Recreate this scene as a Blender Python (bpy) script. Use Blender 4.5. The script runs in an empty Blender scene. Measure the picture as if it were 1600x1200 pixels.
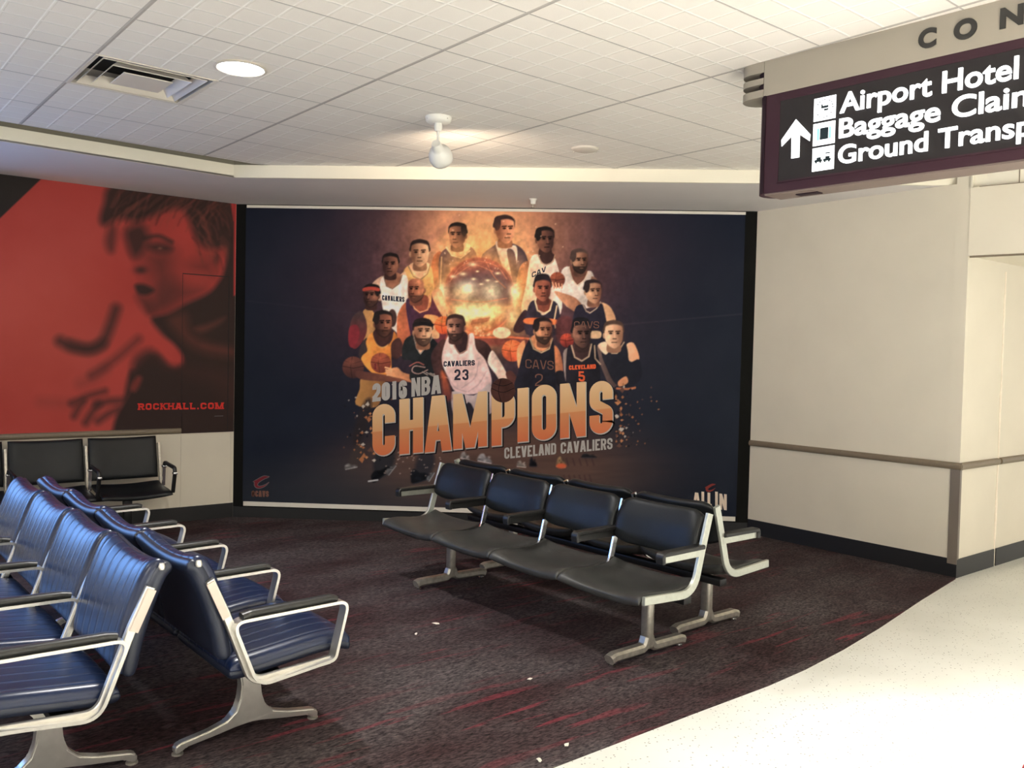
import bpy, bmesh, math, random
import numpy as np
from mathutils import Vector, Matrix, Euler

random.seed(7)
rng = np.random.default_rng(11)
S = bpy.context.scene
COL = S.collection

# ------------------------------------------------------------------ camera
F_PX = 1367.67
RT = np.array([0.99842251, 0.05146365, 0.02244962])
UP = np.array([-0.02415385, 0.032736, 0.99917213])
FW = np.array([-0.05068613, 0.99813819, -0.0339274])
EYE = np.array([0.0, -7.97968, 1.57581])
cam_data = bpy.data.cameras.new('camera')
cam = bpy.data.objects.new('camera', cam_data)
COL.objects.link(cam)
cam_data.sensor_width = 36.0
cam_data.lens = F_PX * 36.0 / 1600.0
cam_data.clip_start = 0.05
cam_data.clip_end = 100
cam.matrix_world = Matrix(((RT[0], UP[0], -FW[0], EYE[0]), (RT[1], UP[1], -FW[1], EYE[1]),
                           (RT[2], UP[2], -FW[2], EYE[2]), (0, 0, 0, 1)))
S.camera = cam

# ------------------------------------------------------------------ exposure, world, room lights
S.view_settings.view_transform = 'Standard'
S.view_settings.look = 'None'
S.view_settings.gamma = 1.0
S.view_settings.use_curve_mapping = False
S.view_settings.exposure = 0.0
W = bpy.data.worlds.new('world')
S.world = W
W.use_nodes = True
W.node_tree.nodes['Background'].inputs[0].default_value = (1.0, 0.965, 0.915, 1)
W.node_tree.nodes['Background'].inputs[1].default_value = 1.55


def light(name, kind, loc, energy, color=(1, 1, 1), target=None, **kw):
    d = bpy.data.lights.new(name, kind)
    d.energy = energy
    d.color = color
    for k, v in kw.items():
        setattr(d, k, v)
    o = bpy.data.objects.new(name, d)
    COL.objects.link(o)
    o.location = loc
    if target is not None:
        o.rotation_euler = (Vector(target) - Vector(loc)).to_track_quat('-Z', 'Y').to_euler()
    return o


CEIL = 3.0
# lit ceiling of the concourse to the right and behind the viewer, plus an added fill
NEUTRAL = (1.0, 0.985, 0.955)
SPREAD = math.radians(88)
light('concourse_and_fill_light', 'AREA', (2.9, -5.8, 2.97), 215, NEUTRAL, (2.9, -5.8, 0), shape='RECTANGLE', size=1.6, size_y=1.6, spread=SPREAD)
light('concourse_and_fill_light', 'AREA', (4.7, -4.1, 2.97), 40, (0.97, 1.0, 0.98), (5.0, -3.6, 0), shape='RECTANGLE', size=1.4, size_y=1.4, spread=SPREAD)
light('concourse_and_fill_light', 'AREA', (2.2, -8.6, 2.97), 360, NEUTRAL, (2.2, -8.6, 0), shape='RECTANGLE', size=1.6, size_y=1.6, spread=SPREAD)
light('concourse_and_fill_light', 'AREA', (6.5, -7.4, 2.97), 225, NEUTRAL, (6.5, -7.4, 0), shape='RECTANGLE', size=2, size_y=2, spread=SPREAD)
light('concourse_and_fill_light', 'AREA', (-2.0, -9.6, 2.97), 190, NEUTRAL, (-2.0, -9.6, 0), shape='RECTANGLE', size=1.6, size_y=1.6, spread=math.radians(150))  # added fill out of view, brightens the left walls and ceiling
# ceiling downlight over the seats, and an unseen cool one added to light the blue backs
light('downlight_and_added_beam', 'SPOT', (-1.642, -3.556, 2.95), 235, (1.0, 0.97, 0.94), (-1.642, -3.556, 0), spot_size=math.radians(135), spot_blend=0.9, shadow_soft_size=0.09)
light('downlight_and_added_beam', 'SPOT', (-3.9, -5.75, 2.95), 150, (0.9, 0.94, 1.0), (-3.9, -5.75, 0), spot_size=math.radians(130), spot_blend=0.7, shadow_soft_size=0.10)

# ------------------------------------------------------------------ grid directions of the place
TH = math.radians(-47.4)
D_ = np.array([math.cos(TH), math.sin(TH), 0.0])          # along the seat rows, towards the viewer's right
V_ = np.array([math.sin(TH), -math.cos(TH), 0.0])         # across the rows, towards the viewer's left


def uv(u, v, z=0.0):
    p = D_ * u + V_ * v
    return Vector((p[0], p[1], z))


CL = np.array([-2.986, 0.0, 0.0])
CR = np.array([1.7595, 0.0, 0.0])
AL, AR = math.radians(41.375), math.radians(49.24)
LW = np.array([-math.cos(AL), -math.sin(AL), 0.0])        # along the left wall, away from the corner
LN = np.array([math.sin(AL), -math.cos(AL), 0.0])         # its normal, into the room
RW = np.array([math.cos(AR), -math.sin(AR), 0.0])
RN = np.array([-math.sin(AR), -math.cos(AR), 0.0])
KC = CR + RW * 1.8607                                     # outer corner of the right wall
AK = math.radians(42.0)
KW = np.array([math.cos(AK), math.sin(AK), 0.0])
KN = np.array([math.sin(AK), -math.cos(AK), 0.0])
SOFFIT = 2.902


def pixel_ray(x, y):
    return FW + RT * (x - 800) / F_PX - UP * (y - 600) / F_PX


def project(P):
    d = P - EYE
    z = d @ FW
    return 800 + F_PX * (d @ RT) / z, 600 - F_PX * (d @ UP) / z


def on_plane(x, y, P0, n):
    d = pixel_ray(x, y)
    return EYE + d * (np.dot(P0 - EYE, n) / np.dot(d, n))


def floor_at(x, y):
    return on_plane(x, y, np.zeros(3), np.array([0, 0, 1.0]))


# ------------------------------------------------------------------ materials
def lin(c):
    c = np.asarray(c, float) / 255.0
    return np.where(c <= 0.04045, c / 12.92, ((c + 0.055) / 1.055) ** 2.4)


def nodes_of(m):
    m.use_nodes = True
    nt = m.node_tree
    return nt, nt.nodes, nt.links, nt.nodes['Principled BSDF']


def mat(name, rgb, rough=0.5, metal=0.0, noise=0.0, nscale=30.0, bump=0.0, bscale=200.0, coat=0.0, spec=0.5):
    m = bpy.data.materials.new(name)
    nt, N, L, b = nodes_of(m)
    c = lin(rgb)
    b.inputs['Base Color'].default_value = (*c, 1)
    b.inputs['Roughness'].default_value = rough
    b.inputs['Metallic'].default_value = metal
    b.inputs['Coat Weight'].default_value = coat
    b.inputs['Specular IOR Level'].default_value = spec
    tc = N.new('ShaderNodeTexCoord')
    if noise > 0:
        n = N.new('ShaderNodeTexNoise')
        n.inputs['Scale'].default_value = nscale
        n.inputs['Detail'].default_value = 5
        r = N.new('ShaderNodeValToRGB')
        r.color_ramp.elements[0].position = 0.3
        r.color_ramp.elements[1].position = 0.7
        r.color_ramp.elements[0].color = (*(c * (1 - noise)), 1)
        r.color_ramp.elements[1].color = (*np.minimum(c * (1 + noise), 1), 1)
        L.new(tc.outputs['Object'], n.inputs['Vector'])
        L.new(n.outputs['Fac'], r.inputs['Fac'])
        L.new(r.outputs['Color'], b.inputs['Base Color'])
    if bump > 0:
        n2 = N.new('ShaderNodeTexNoise')
        n2.inputs['Scale'].default_value = bscale
        n2.inputs['Detail'].default_value = 3
        bp = N.new('ShaderNodeBump')
        bp.inputs['Strength'].default_value = bump
        bp.inputs['Distance'].default_value = 0.004
        L.new(tc.outputs['Object'], n2.inputs['Vector'])
        L.new(n2.outputs['Fac'], bp.inputs['Height'])
        L.new(bp.outputs['Normal'], b.inputs['Normal'])
    return m


def emit(name, rgb, strength):
    m = bpy.data.materials.new(name)
    nt, N, L, b = nodes_of(m)
    c = lin(rgb)
    b.inputs['Base Color'].default_value = (*c, 1)
    b.inputs['Emission Color'].default_value = (*c, 1)
    b.inputs['Emission Strength'].default_value = strength
    return m


M = {}
M['wall'] = mat('beige_wall_paint', (221, 213, 195), 0.75, noise=0.03, nscale=2.5, bump=0.08, bscale=350)
M['white_trim'] = mat('cream_paint', (238, 232, 214), 0.7)
M['soffit'] = mat('soffit_paint', (222, 217, 214), 0.8, noise=0.02, nscale=3)
M['black_wall'] = mat('black_wall', (26, 26, 25), 0.95, spec=0.05)
M['base'] = mat('black_vinyl_base', (26, 26, 27), 0.45)
M['rail'] = mat('taupe_rail', (122, 109, 90), 0.5, noise=0.06, nscale=40)
M['guard'] = mat('taupe_corner_guard', (118, 108, 97), 0.45)
M['black_vinyl'] = mat('black_vinyl', (22, 24, 26), 0.40, noise=0.12, nscale=14, bump=0.10, bscale=90, spec=0.28)
M['worn_vinyl'] = mat('worn_black_vinyl', (52, 52, 50), 0.46, noise=0.22, nscale=9, bump=0.12, bscale=80, spec=0.4)
M['steel'] = mat('brushed_aluminium', (192, 195, 184), 0.36, 0.7, noise=0.06, nscale=60)
M['dull_steel'] = mat('dull_aluminium', (176, 171, 160), 0.36, 0.75, noise=0.16, nscale=40)
M['cast'] = mat('cast_aluminium', (212, 209, 201), 0.32, 0.9, noise=0.05, nscale=30)
M['chrome'] = mat('chrome', (215, 215, 216), 0.16, 1.0)
M['plate'] = mat('satin_pink_plate', (214, 196, 182), 0.5, 0.25)
M['black_plastic'] = mat('black_plastic', (24, 24, 24), 0.4)
M['arm_black'] = mat('black_arm_rubber', (38, 38, 36), 0.38, bump=0.05, bscale=120)
M['black_steel'] = mat('black_steel', (20, 20, 21), 0.4, 0.2)
M['white_enamel'] = mat('white_enamel', (232, 230, 222), 0.35)
M['vent'] = mat('white_vent_metal', (214, 206, 194), 0.5)
M['dark_void'] = mat('dark_duct', (28, 27, 26), 0.9)
M['gap'] = mat('ceiling_void', (128, 122, 108), 0.9)
M['plum'] = mat('plum_sign_metal', (58, 35, 44), 0.5, spec=0.2)
M['case_under'] = mat('taupe_case_underside', (112, 97, 90), 0.6)
M['plum_dark'] = mat('dark_plum_joint', (36, 22, 29), 0.6, spec=0.15)
M['sign_grey'] = mat('taupe_sign_metal', (152, 144, 131), 0.5, spec=0.3)
M['sign_face'] = mat('charcoal_sign_face', (44, 41, 42), 0.6, spec=0.15)
M['black_letter'] = mat('black_letter', (38, 36, 33), 0.6)
M['lit'] = emit('lit_white_letter', (250, 253, 255), 1.25)
M['icon_ink'] = mat('icon_ink', (40, 50, 55), 0.6, spec=0.06)
M['icon_teal'] = emit('icon_pale_teal', (140, 205, 215), 0.5)
M['lamp_lens'] = emit('lit_lens', (255, 252, 248), 9.0)
M['bulb'] = emit('lit_bulb', (255, 226, 180), 6.0)
M['sheen_glow'] = emit('sheen_glow_pane', (128, 178, 255), 6.0)  # added glow, no known source: gives the blue seat backs their sheen
M['paper'] = mat('paper_scrap', (225, 218, 205), 0.8)
M['red_shell'] = mat('red_shell', (190, 42, 52), 0.4)
M['rail_white'] = mat('white_poster_rail', (226, 220, 208), 0.45)
M['patch'] = mat('bare_plaster', (244, 232, 214), 0.9, noise=0.05, nscale=40)
M['silver_ink'] = mat('silver_ink', (176, 172, 168), 0.6, spec=0.06)
M['shadow_ink'] = mat('dark_ink', (22, 22, 27), 0.6, spec=0.06)
M['wine_ink'] = mat('wine_ink', (122, 44, 52), 0.6, spec=0.06)
M['grey_ink'] = mat('dim_grey_ink', (108, 102, 104), 0.6, spec=0.06)
M['cream_ink'] = mat('cream_ink', (226, 208, 190), 0.6, spec=0.06)
M['brown_ink'] = mat('brown_ink', (122, 86, 74), 0.6, spec=0.06)
M['ball_ink'] = mat('dark_ball_ink', (72, 46, 42), 0.7, noise=0.35, nscale=7, spec=0.06)
M['logo_red'] = mat('logo_red', (134, 60, 54), 0.6, spec=0.06)
M['navy_ink'] = mat('navy_ink', (52, 50, 66), 0.6, spec=0.06)
M['orange_ink'] = mat('orange_ink', (226, 98, 60), 0.6, spec=0.06)
M['red_ink'] = mat('red_ink', (206, 58, 50), 0.6, spec=0.06)
M['seam'] = mat('dark_seam', (26, 20, 19), 0.8)


def blue_vinyl():
    m = bpy.data.materials.new('navy_ribbed_vinyl')
    nt, N, L, b = nodes_of(m)
    tc = N.new('ShaderNodeTexCoord')
    sep = N.new('ShaderNodeSeparateXYZ')
    L.new(tc.outputs['Object'], sep.inputs[0])

    def mth(op, a, bb=None, c=None):
        n = N.new('ShaderNodeMath')
        n.operation = op
        for i, x in enumerate((a, bb, c)):
            if x is None:
                continue
            if isinstance(x, (int, float)):
                n.inputs[i].default_value = x
            else:
                L.new(x, n.inputs[i])
        return n.outputs[0]
    ph = mth('FRACT', mth('ADD', mth('DIVIDE', sep.outputs['X'], 0.076), 0.5))
    dist = mth('ABSOLUTE', mth('SUBTRACT', ph, 0.5))
    line = mth('LESS_THAN', dist, 0.028)
    n = N.new('ShaderNodeTexNoise')
    n.inputs['Scale'].default_value = 9
    L.new(tc.outputs['Object'], n.inputs['Vector'])
    r = N.new('ShaderNodeValToRGB')
    r.color_ramp.elements[0].color = (*lin((19, 29, 54)), 1)
    r.color_ramp.elements[1].color = (*lin((23, 37, 70)), 1)
    L.new(n.outputs['Fac'], r.inputs['Fac'])
    mx = N.new('ShaderNodeMix')
    mx.data_type = 'RGBA'
    mx.inputs['B'].default_value = (*lin((58, 68, 92)), 1)
    L.new(line, mx.inputs['Factor'])
    L.new(r.outputs['Color'], mx.inputs['A'])
    L.new(mx.outputs['Result'], b.inputs['Base Color'])
    b.inputs['Roughness'].default_value = 0.29
    bp = N.new('ShaderNodeBump')
    bp.inputs['Strength'].default_value = 0.4
    bp.inputs['Distance'].default_value = 0.004
    h = mth('MINIMUM', mth('MULTIPLY', dist, 6.0), 1.0)
    L.new(h, bp.inputs['Height'])
    L.new(bp.outputs['Normal'], b.inputs['Normal'])
    return m


M['blue'] = blue_vinyl()
M['blue_side'] = mat('navy_side_vinyl', (30, 36, 52), 0.35, spec=0.5)


def math_builder(N, L):
    def mth(op, a, b=None):
        n = N.new('ShaderNodeMath')
        n.operation = op
        for i, x in enumerate((a, b)):
            if x is None:
                continue
            if isinstance(x, (int, float)):
                n.inputs[i].default_value = x
            else:
                L.new(x, n.inputs[i])
        return n.outputs[0]
    return mth


def carpet_material():
    m = bpy.data.materials.new('charcoal_carpet_with_red_flecks')
    nt, N, L, b = nodes_of(m)
    tc = N.new('ShaderNodeTexCoord')
    rot = N.new('ShaderNodeMapping')
    rot.vector_type = 'POINT'
    rot.inputs['Rotation'].default_value = (0, 0, -TH)      # X along the rows, Y across them
    L.new(tc.outputs['Object'], rot.inputs['Vector'])

    def noise(sx, sy, scale, detail=3, rough=0.55):
        mp = N.new('ShaderNodeMapping')
        mp.inputs['Scale'].default_value = (sx, sy, 1)
        L.new(rot.outputs[0], mp.inputs['Vector'])
        n = N.new('ShaderNodeTexNoise')
        n.inputs['Scale'].default_value = scale
        n.inputs['Detail'].default_value = detail
        n.inputs['Roughness'].default_value = rough
        L.new(mp.outputs[0], n.inputs['Vector'])
        return n.outputs['Fac']

    def ramp(fac, stops):
        r = N.new('ShaderNodeValToRGB')
        e = r.color_ramp.elements
        while len(e) < len(stops):
            e.new(0.5)
        for k, (p, c) in enumerate(stops):
            e[k].position = p
            e[k].color = (*c, 1) if len(c) == 3 else c
        L.new(fac, r.inputs['Fac'])
        return r.outputs['Color']

    def mix(f, a, bb, mode='MIX'):
        n = N.new('ShaderNodeMix')
        n.data_type = 'RGBA'
        n.blend_type = mode
        for key, x in (('Factor', f), ('A', a), ('B', bb)):
            if isinstance(x, (int, float)):
                n.inputs[key].default_value = x
            elif isinstance(x, tuple):
                n.inputs[key].default_value = (*x, 1)
            else:
                L.new(x, n.inputs[key])
        return n.outputs['Result']
    fine = noise(1, .35, 120, 2)
    base = ramp(fine, [(0.30, tuple(lin((36, 32, 34)))), (0.5, tuple(lin((72, 66, 67)))), (0.72, tuple(lin((100, 91, 91))))])
    tint = ramp(noise(1, .5, 1.7, 3), [(0.35, (0, 0, 0)), (0.65, (1, 1, 1))])
    base = mix(tint, base, mix(0.85, base, tuple(lin((170, 118, 122))), 'MULTIPLY'))
    streak = ramp(noise(1, .10, 17.0, 2), [(0.585, (0, 0, 0)), (0.635, (1, 1, 1))])
    patch = ramp(noise(1, .7, 0.9, 2), [(0.46, (0.04, 0.04, 0.04)), (0.66, (.75, .75, .75))])
    red = mix(1.0, streak, patch, 'MULTIPLY')
    redf = mix(1.0, red, ramp(fine, [(0.2, (.25, .25, .25)), (0.6, (1, 1, 1))]), 'MULTIPLY')
    col = mix(redf, base, tuple(lin((128, 48, 60))))
    # seams of the laid carpet tiles are barely visible
    L.new(col, b.inputs['Base Color'])
    b.inputs['Roughness'].default_value = 0.95
    b.inputs['Specular IOR Level'].default_value = 0.15
    bp = N.new('ShaderNodeBump')
    bp.inputs['Strength'].default_value = 0.6
    bp.inputs['Distance'].default_value = 0.006
    L.new(fine, bp.inputs['Height'])
    L.new(bp.outputs['Normal'], b.inputs['Normal'])
    return m


def terrazzo_material():
    m = bpy.data.materials.new('cream_terrazzo')
    nt, N, L, b = nodes_of(m)
    tc = N.new('ShaderNodeTexCoord')
    vo = N.new('ShaderNodeTexVoronoi')
    vo.inputs['Scale'].default_value = 60
    L.new(tc.outputs['Object'], vo.inputs['Vector'])
    spot = N.new('ShaderNodeValToRGB')
    spot.color_ramp.elements[0].position = 0.16
    spot.color_ramp.elements[1].position = 0.24
    spot.color_ramp.elements[0].color = (1, 1, 1, 1)
    spot.color_ramp.elements[1].color = (0, 0, 0, 1)
    L.new(vo.outputs['Distance'], spot.inputs['Fac'])
    sel = N.new('ShaderNodeValToRGB')
    sel.color_ramp.elements[0].position = 0.62
    sel.color_ramp.elements[1].position = 0.66
    sep = N.new('ShaderNodeSeparateColor')
    L.new(vo.outputs['Color'], sep.inputs[0])
    L.new(sep.outputs[0], sel.inputs['Fac'])
    f = N.new('ShaderNodeMix')
    f.data_type = 'RGBA'
    f.blend_type = 'MULTIPLY'
    f.inputs['Factor'].default_value = 1
    L.new(spot.outputs['Color'], f.inputs['A'])
    L.new(sel.outputs['Color'], f.inputs['B'])
    n = N.new('ShaderNodeTexNoise')
    n.inputs['Scale'].default_value = 1.3
    n.inputs['Detail'].default_value = 4
    L.new(tc.outputs['Object'], n.inputs['Vector'])
    r = N.new('ShaderNodeValToRGB')
    r.color_ramp.elements[0].position = 0.3
    r.color_ramp.elements[1].position = 0.7
    r.color_ramp.elements[0].color = (*lin((214, 214, 206)), 1)
    r.color_ramp.elements[1].color = (*lin((228, 228, 221)), 1)
    L.new(n.outputs['Fac'], r.inputs['Fac'])
    mx = N.new('ShaderNodeMix')
    mx.data_type = 'RGBA'
    mx.inputs['B'].default_value = (*lin((112, 108, 98)), 1)
    L.new(f.outputs['Result'], mx.inputs['Factor'])
    L.new(r.outputs['Color'], mx.inputs['A'])
    L.new(mx.outputs['Result'], b.inputs['Base Color'])
    b.inputs['Roughness'].default_value = 0.38
    return m


GRID0 = np.array([-0.5681, -3.8286])
GA = 0.8294


def ceiling_material():
    """2 ft x 4 ft lay-in tiles on a painted grid, each tile scored into 6 in squares."""
    m = bpy.data.materials.new('scored_ceiling_tile')
    nt, N, L, b = nodes_of(m)
    mth = math_builder(N, L)
    tc = N.new('ShaderNodeTexCoord')
    sep = N.new('ShaderNodeSeparateXYZ')
    L.new(tc.outputs['Object'], sep.inputs[0])
    x = mth('SUBTRACT', sep.outputs['X'], float(GRID0[0]))
    y = mth('SUBTRACT', sep.outputs['Y'], float(GRID0[1]))
    ca, sa = math.cos(GA), math.sin(GA)
    i = mth('DIVIDE', mth('SUBTRACT', mth('MULTIPLY', x, ca), mth('MULTIPLY', y, sa)), 0.6096)
    j = mth('DIVIDE', mth('ADD', mth('MULTIPLY', x, sa), mth('MULTIPLY', y, ca)), 1.2192)

    def near(v, period_div, unit):
        f = mth('FRACT', mth('ADD', mth('MULTIPLY', v, period_div), 100.5))
        return mth('MULTIPLY', mth('ABSOLUTE', mth('SUBTRACT', f, 0.5)), unit / period_div)   # metres to the line
    di, dj = near(i, 1, 0.6096), near(j, 1, 1.2192)
    si, sj = near(i, 4, 0.6096), near(j, 8, 1.2192)
    tb = mth('MAXIMUM', mth('LESS_THAN', di, 0.0045), mth('LESS_THAN', dj, 0.0105))
    score = mth('MAXIMUM', mth('LESS_THAN', si, 0.006), mth('LESS_THAN', sj, 0.006))
    n = N.new('ShaderNodeTexNoise')
    n.inputs['Scale'].default_value = 220
    n.inputs['Detail'].default_value = 2
    L.new(tc.outputs['Object'], n.inputs['Vector'])
    r = N.new('ShaderNodeValToRGB')
    r.color_ramp.elements[0].color = (*lin((229, 223, 214)), 1)
    r.color_ramp.elements[1].color = (*lin((239, 233, 224)), 1)
    L.new(n.outputs['Fac'], r.inputs['Fac'])

    def mix(f, a, bb):
        q = N.new('ShaderNodeMix')
        q.data_type = 'RGBA'
        L.new(f, q.inputs['Factor'])
        L.new(a, q.inputs['A'])
        q.inputs['B'].default_value = (*lin(bb), 1)
        return q.outputs['Result']
    c = mix(score, r.outputs['Color'], (248, 244, 236))  # score lines paler: light on their bevels put into the colour
    c = mix(tb, c, (182, 176, 169))
    L.new(c, b.inputs['Base Color'])
    b.inputs['Roughness'].default_value = 0.85
    b.inputs['Specular IOR Level'].default_value = 0.2
    h = mth('MINIMUM', mth('DIVIDE', mth('MINIMUM', si, sj), 0.009), 1.0)
    bp = N.new('ShaderNodeBump')
    bp.inputs['Strength'].default_value = 0.7
    bp.inputs['Distance'].default_value = 0.004
    bp.invert = True
    L.new(h, bp.inputs['Height'])
    L.new(bp.outputs['Normal'], b.inputs['Normal'])
    return m


def print_material(name, rough=0.5):
    m = bpy.data.materials.new(name)
    nt, N, L, b = nodes_of(m)
    a = N.new('ShaderNodeAttribute')
    a.attribute_name = 'ink'
    L.new(a.outputs['Color'], b.inputs['Base Color'])
    b.inputs['Roughness'].default_value = rough
    b.inputs['Specular IOR Level'].default_value = 0.06
    return m


M['carpet'] = carpet_material()
M['terrazzo'] = terrazzo_material()
M['tile'] = ceiling_material()

# ------------------------------------------------------------------ mesh helpers


def link(name, me, material, parent=None):
    o = bpy.data.objects.new(name, me)
    COL.objects.link(o)
    if material is not None:
        me.materials.append(material)
    if parent is not None:
        o.parent = parent
    return o


def mesh_from(bm, name, smooth=None):
    bmesh.ops.recalc_face_normals(bm, faces=bm.faces)
    me = bpy.data.meshes.new(name)
    bm.to_mesh(me)
    bm.free()
    if smooth is not None:
        me.polygons.foreach_set('use_smooth', [True] * len(me.polygons))
        me.set_sharp_from_angle(angle=math.radians(smooth))
    return me


def obj(name, bm, material, parent=None, smooth=None):
    return link(name, mesh_from(bm, name, smooth), material, parent)


def tag(o, label=None, cat=None, group=None, kind=None):
    for k, v in (('label', label), ('category', cat), ('group', group), ('kind', kind)):
        if v:
            o[k] = v
    return o


def empty(name, loc, rz=0.0, label=None, cat=None, group=None):
    o = bpy.data.objects.new(name, None)
    COL.objects.link(o)
    o.location = loc
    o.rotation_euler = (0, 0, rz)
    o.empty_display_size = 0.1
    return tag(o, label, cat, group)


def add_prism(bm, pts, z0, z1):
    """vertical prism over a plan polygon"""
    lo = [bm.verts.new((p[0], p[1], z0)) for p in pts]
    hi = [bm.verts.new((p[0], p[1], z1)) for p in pts]
    n = len(pts)
    bm.faces.new(lo[::-1])
    bm.faces.new(hi)
    for k in range(n):
        bm.faces.new((lo[k], lo[(k + 1) % n], hi[(k + 1) % n], hi[k]))


def add_box(bm, c, s, ax=None, bevel=0.0, seg=2):
    """box with centre c, sizes s, optional 3 axis vectors"""
    r = bmesh.ops.create_cube(bm, size=1.0)
    vs = r['verts']
    for v in vs:
        v.co = Vector((v.co.x * s[0], v.co.y * s[1], v.co.z * s[2]))
    if bevel > 0:
        es = list({e for v in vs for e in v.link_edges})
        rr = bmesh.ops.bevel(bm, geom=es, offset=bevel, segments=seg, affect='EDGES', profile=0.5)
        vs = list({v for f in rr['faces'] for v in f.verts} | {v for v in vs if v.is_valid})
    m = Matrix.Identity(3)
    if ax is not None:
        m = Matrix([Vector(a) for a in ax]).transposed()
    for v in vs:
        v.co = m @ v.co + Vector(c)


def slab(P, W_, n, w0, w1, z0, z1, t0, t1, bm=None):
    """box on a wall: w along it, z up, t out of it"""
    bm = bm or bmesh.new()
    P, W_, n = Vector(P), Vector(W_), Vector(n)
    add_prism(bm, [P + W_ * w0 + n * t0, P + W_ * w1 + n * t0, P + W_ * w1 + n * t1, P + W_ * w0 + n * t1], z0, z1)
    return bm


def add_lathe(bm, prof, c=(0, 0, 0), seg=28, axis='Z'):
    rings = []
    for r, z in prof:
        ring = []
        for k in range(seg):
            a = 2 * math.pi * k / seg
            p = (r * math.cos(a), r * math.sin(a), z)
            if axis == 'Y':
                p = (p[0], p[2], p[1])
            if axis == 'X':
                p = (p[2], p[0], p[1])
            ring.append(bm.verts.new((p[0] + c[0], p[1] + c[1], p[2] + c[2])))
        rings.append(ring)
    for a, b in zip(rings, rings[1:]):
        for k in range(seg):
            bm.faces.new((a[k], a[(k + 1) % seg], b[(k + 1) % seg], b[k]))
    if prof[0][0] > 1e-5:
        bm.faces.new(rings[0][::-1])
    if prof[-1][0] > 1e-5:
        bm.faces.new(rings[-1])
    bmesh.ops.remove_doubles(bm, verts=[v for rg in (rings[0], rings[-1]) for v in rg], dist=1e-6)


def add_tube(bm, pts, r, seg=12):
    pts = [Vector(p) for p in pts]
    rings = []
    for k, p in enumerate(pts):
        t = (pts[min(k + 1, len(pts) - 1)] - pts[max(k - 1, 0)]).normalized()
        q = t.to_track_quat('Z', 'Y')
        rr = r[k] if isinstance(r, (list, tuple)) else r
        rings.append([bm.verts.new(p + q @ Vector((rr * math.cos(2 * math.pi * i / seg), rr * math.sin(2 * math.pi * i / seg), 0))) for i in range(seg)])
    for a, b in zip(rings, rings[1:]):
        for i in range(seg):
            bm.faces.new((a[i], a[(i + 1) % seg], b[(i + 1) % seg], b[i]))
    bm.faces.new(rings[0][::-1])
    bm.faces.new(rings[-1])


def round_path(pts, rad, closed=False, n=6):
    """2D path with filleted corners; rad number or list"""
    P = [np.array(p, float) for p in pts]
    out = []
    N_ = len(P)
    for k in range(N_):
        r = rad[k] if isinstance(rad, (list, tuple)) else rad
        if not closed and k in (0, N_ - 1) or r <= 0:
            out.append(P[k])
            continue
        a, b, c = P[k - 1], P[k], P[(k + 1) % N_]
        d1, d2 = (a - b), (c - b)
        l1, l2 = np.linalg.norm(d1), np.linalg.norm(d2)
        d1, d2 = d1 / l1, d2 / l2
        ang = math.acos(max(-1, min(1, d1 @ d2)))
        t = min(r / math.tan(ang / 2), 0.48 * l1, 0.48 * l2)
        for i in range(n + 1):
            s = i / n
            q = (1 - s) ** 2 * (b + d1 * t) + 2 * s * (1 - s) * b + s * s * (b + d2 * t)
            out.append(q)
    return out


def smooth_path(pts, n=6):
    P = [np.array(p, float) for p in pts]
    P = [2 * P[0] - P[1]] + P + [2 * P[-1] - P[-2]]
    out = []
    for k in range(1, len(P) - 2):
        for i in range(n):
            t = i / n
            a, b, c, d = P[k - 1], P[k], P[k + 1], P[k + 2]
            out.append(0.5 * (2 * b + (c - a) * t + (2 * a - 5 * b + 4 * c - d) * t * t + (3 * b - a - 3 * c + d) * t ** 3))
    out.append(P[-2])
    return out


def add_band(bm, path, x0, x1, th, closed=False, chamfer=0.0):
    """strip of rectangular section that follows a (y, z) path; x0..x1 wide, th thick"""
    n = len(path)
    rings = []
    for k in range(n):
        a = path[(k - 1) % n] if closed else path[max(k - 1, 0)]
        c = path[(k + 1) % n] if closed else path[min(k + 1, n - 1)]
        t = np.array(c) - np.array(a)
        t = t / (np.linalg.norm(t) + 1e-9)
        nn = np.array([-t[1], t[0]])
        p0, p1 = path[k] + nn * th / 2, path[k] - nn * th / 2
        if chamfer > 0:
            c_ = chamfer
            q = [(x0 + c_, p0), (x1 - c_, p0), (x1, p0 - nn * c_), (x1, p1 + nn * c_), (x1 - c_, p1), (x0 + c_, p1), (x0, p1 + nn * c_), (x0, p0 - nn * c_)]
        else:
            q = [(x0, p0), (x1, p0), (x1, p1), (x0, p1)]
        rings.append([bm.verts.new((x, p[0], p[1])) for x, p in q])
    m = len(rings[0])
    rng_ = range(n if closed else n - 1)
    for k in rng_:
        a, b = rings[k], rings[(k + 1) % n]
        for i in range(m):
            bm.faces.new((a[i], a[(i + 1) % m], b[(i + 1) % m], b[i]))
    if not closed:
        bm.faces.new(rings[0][::-1])
        bm.faces.new(rings[-1])


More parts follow.
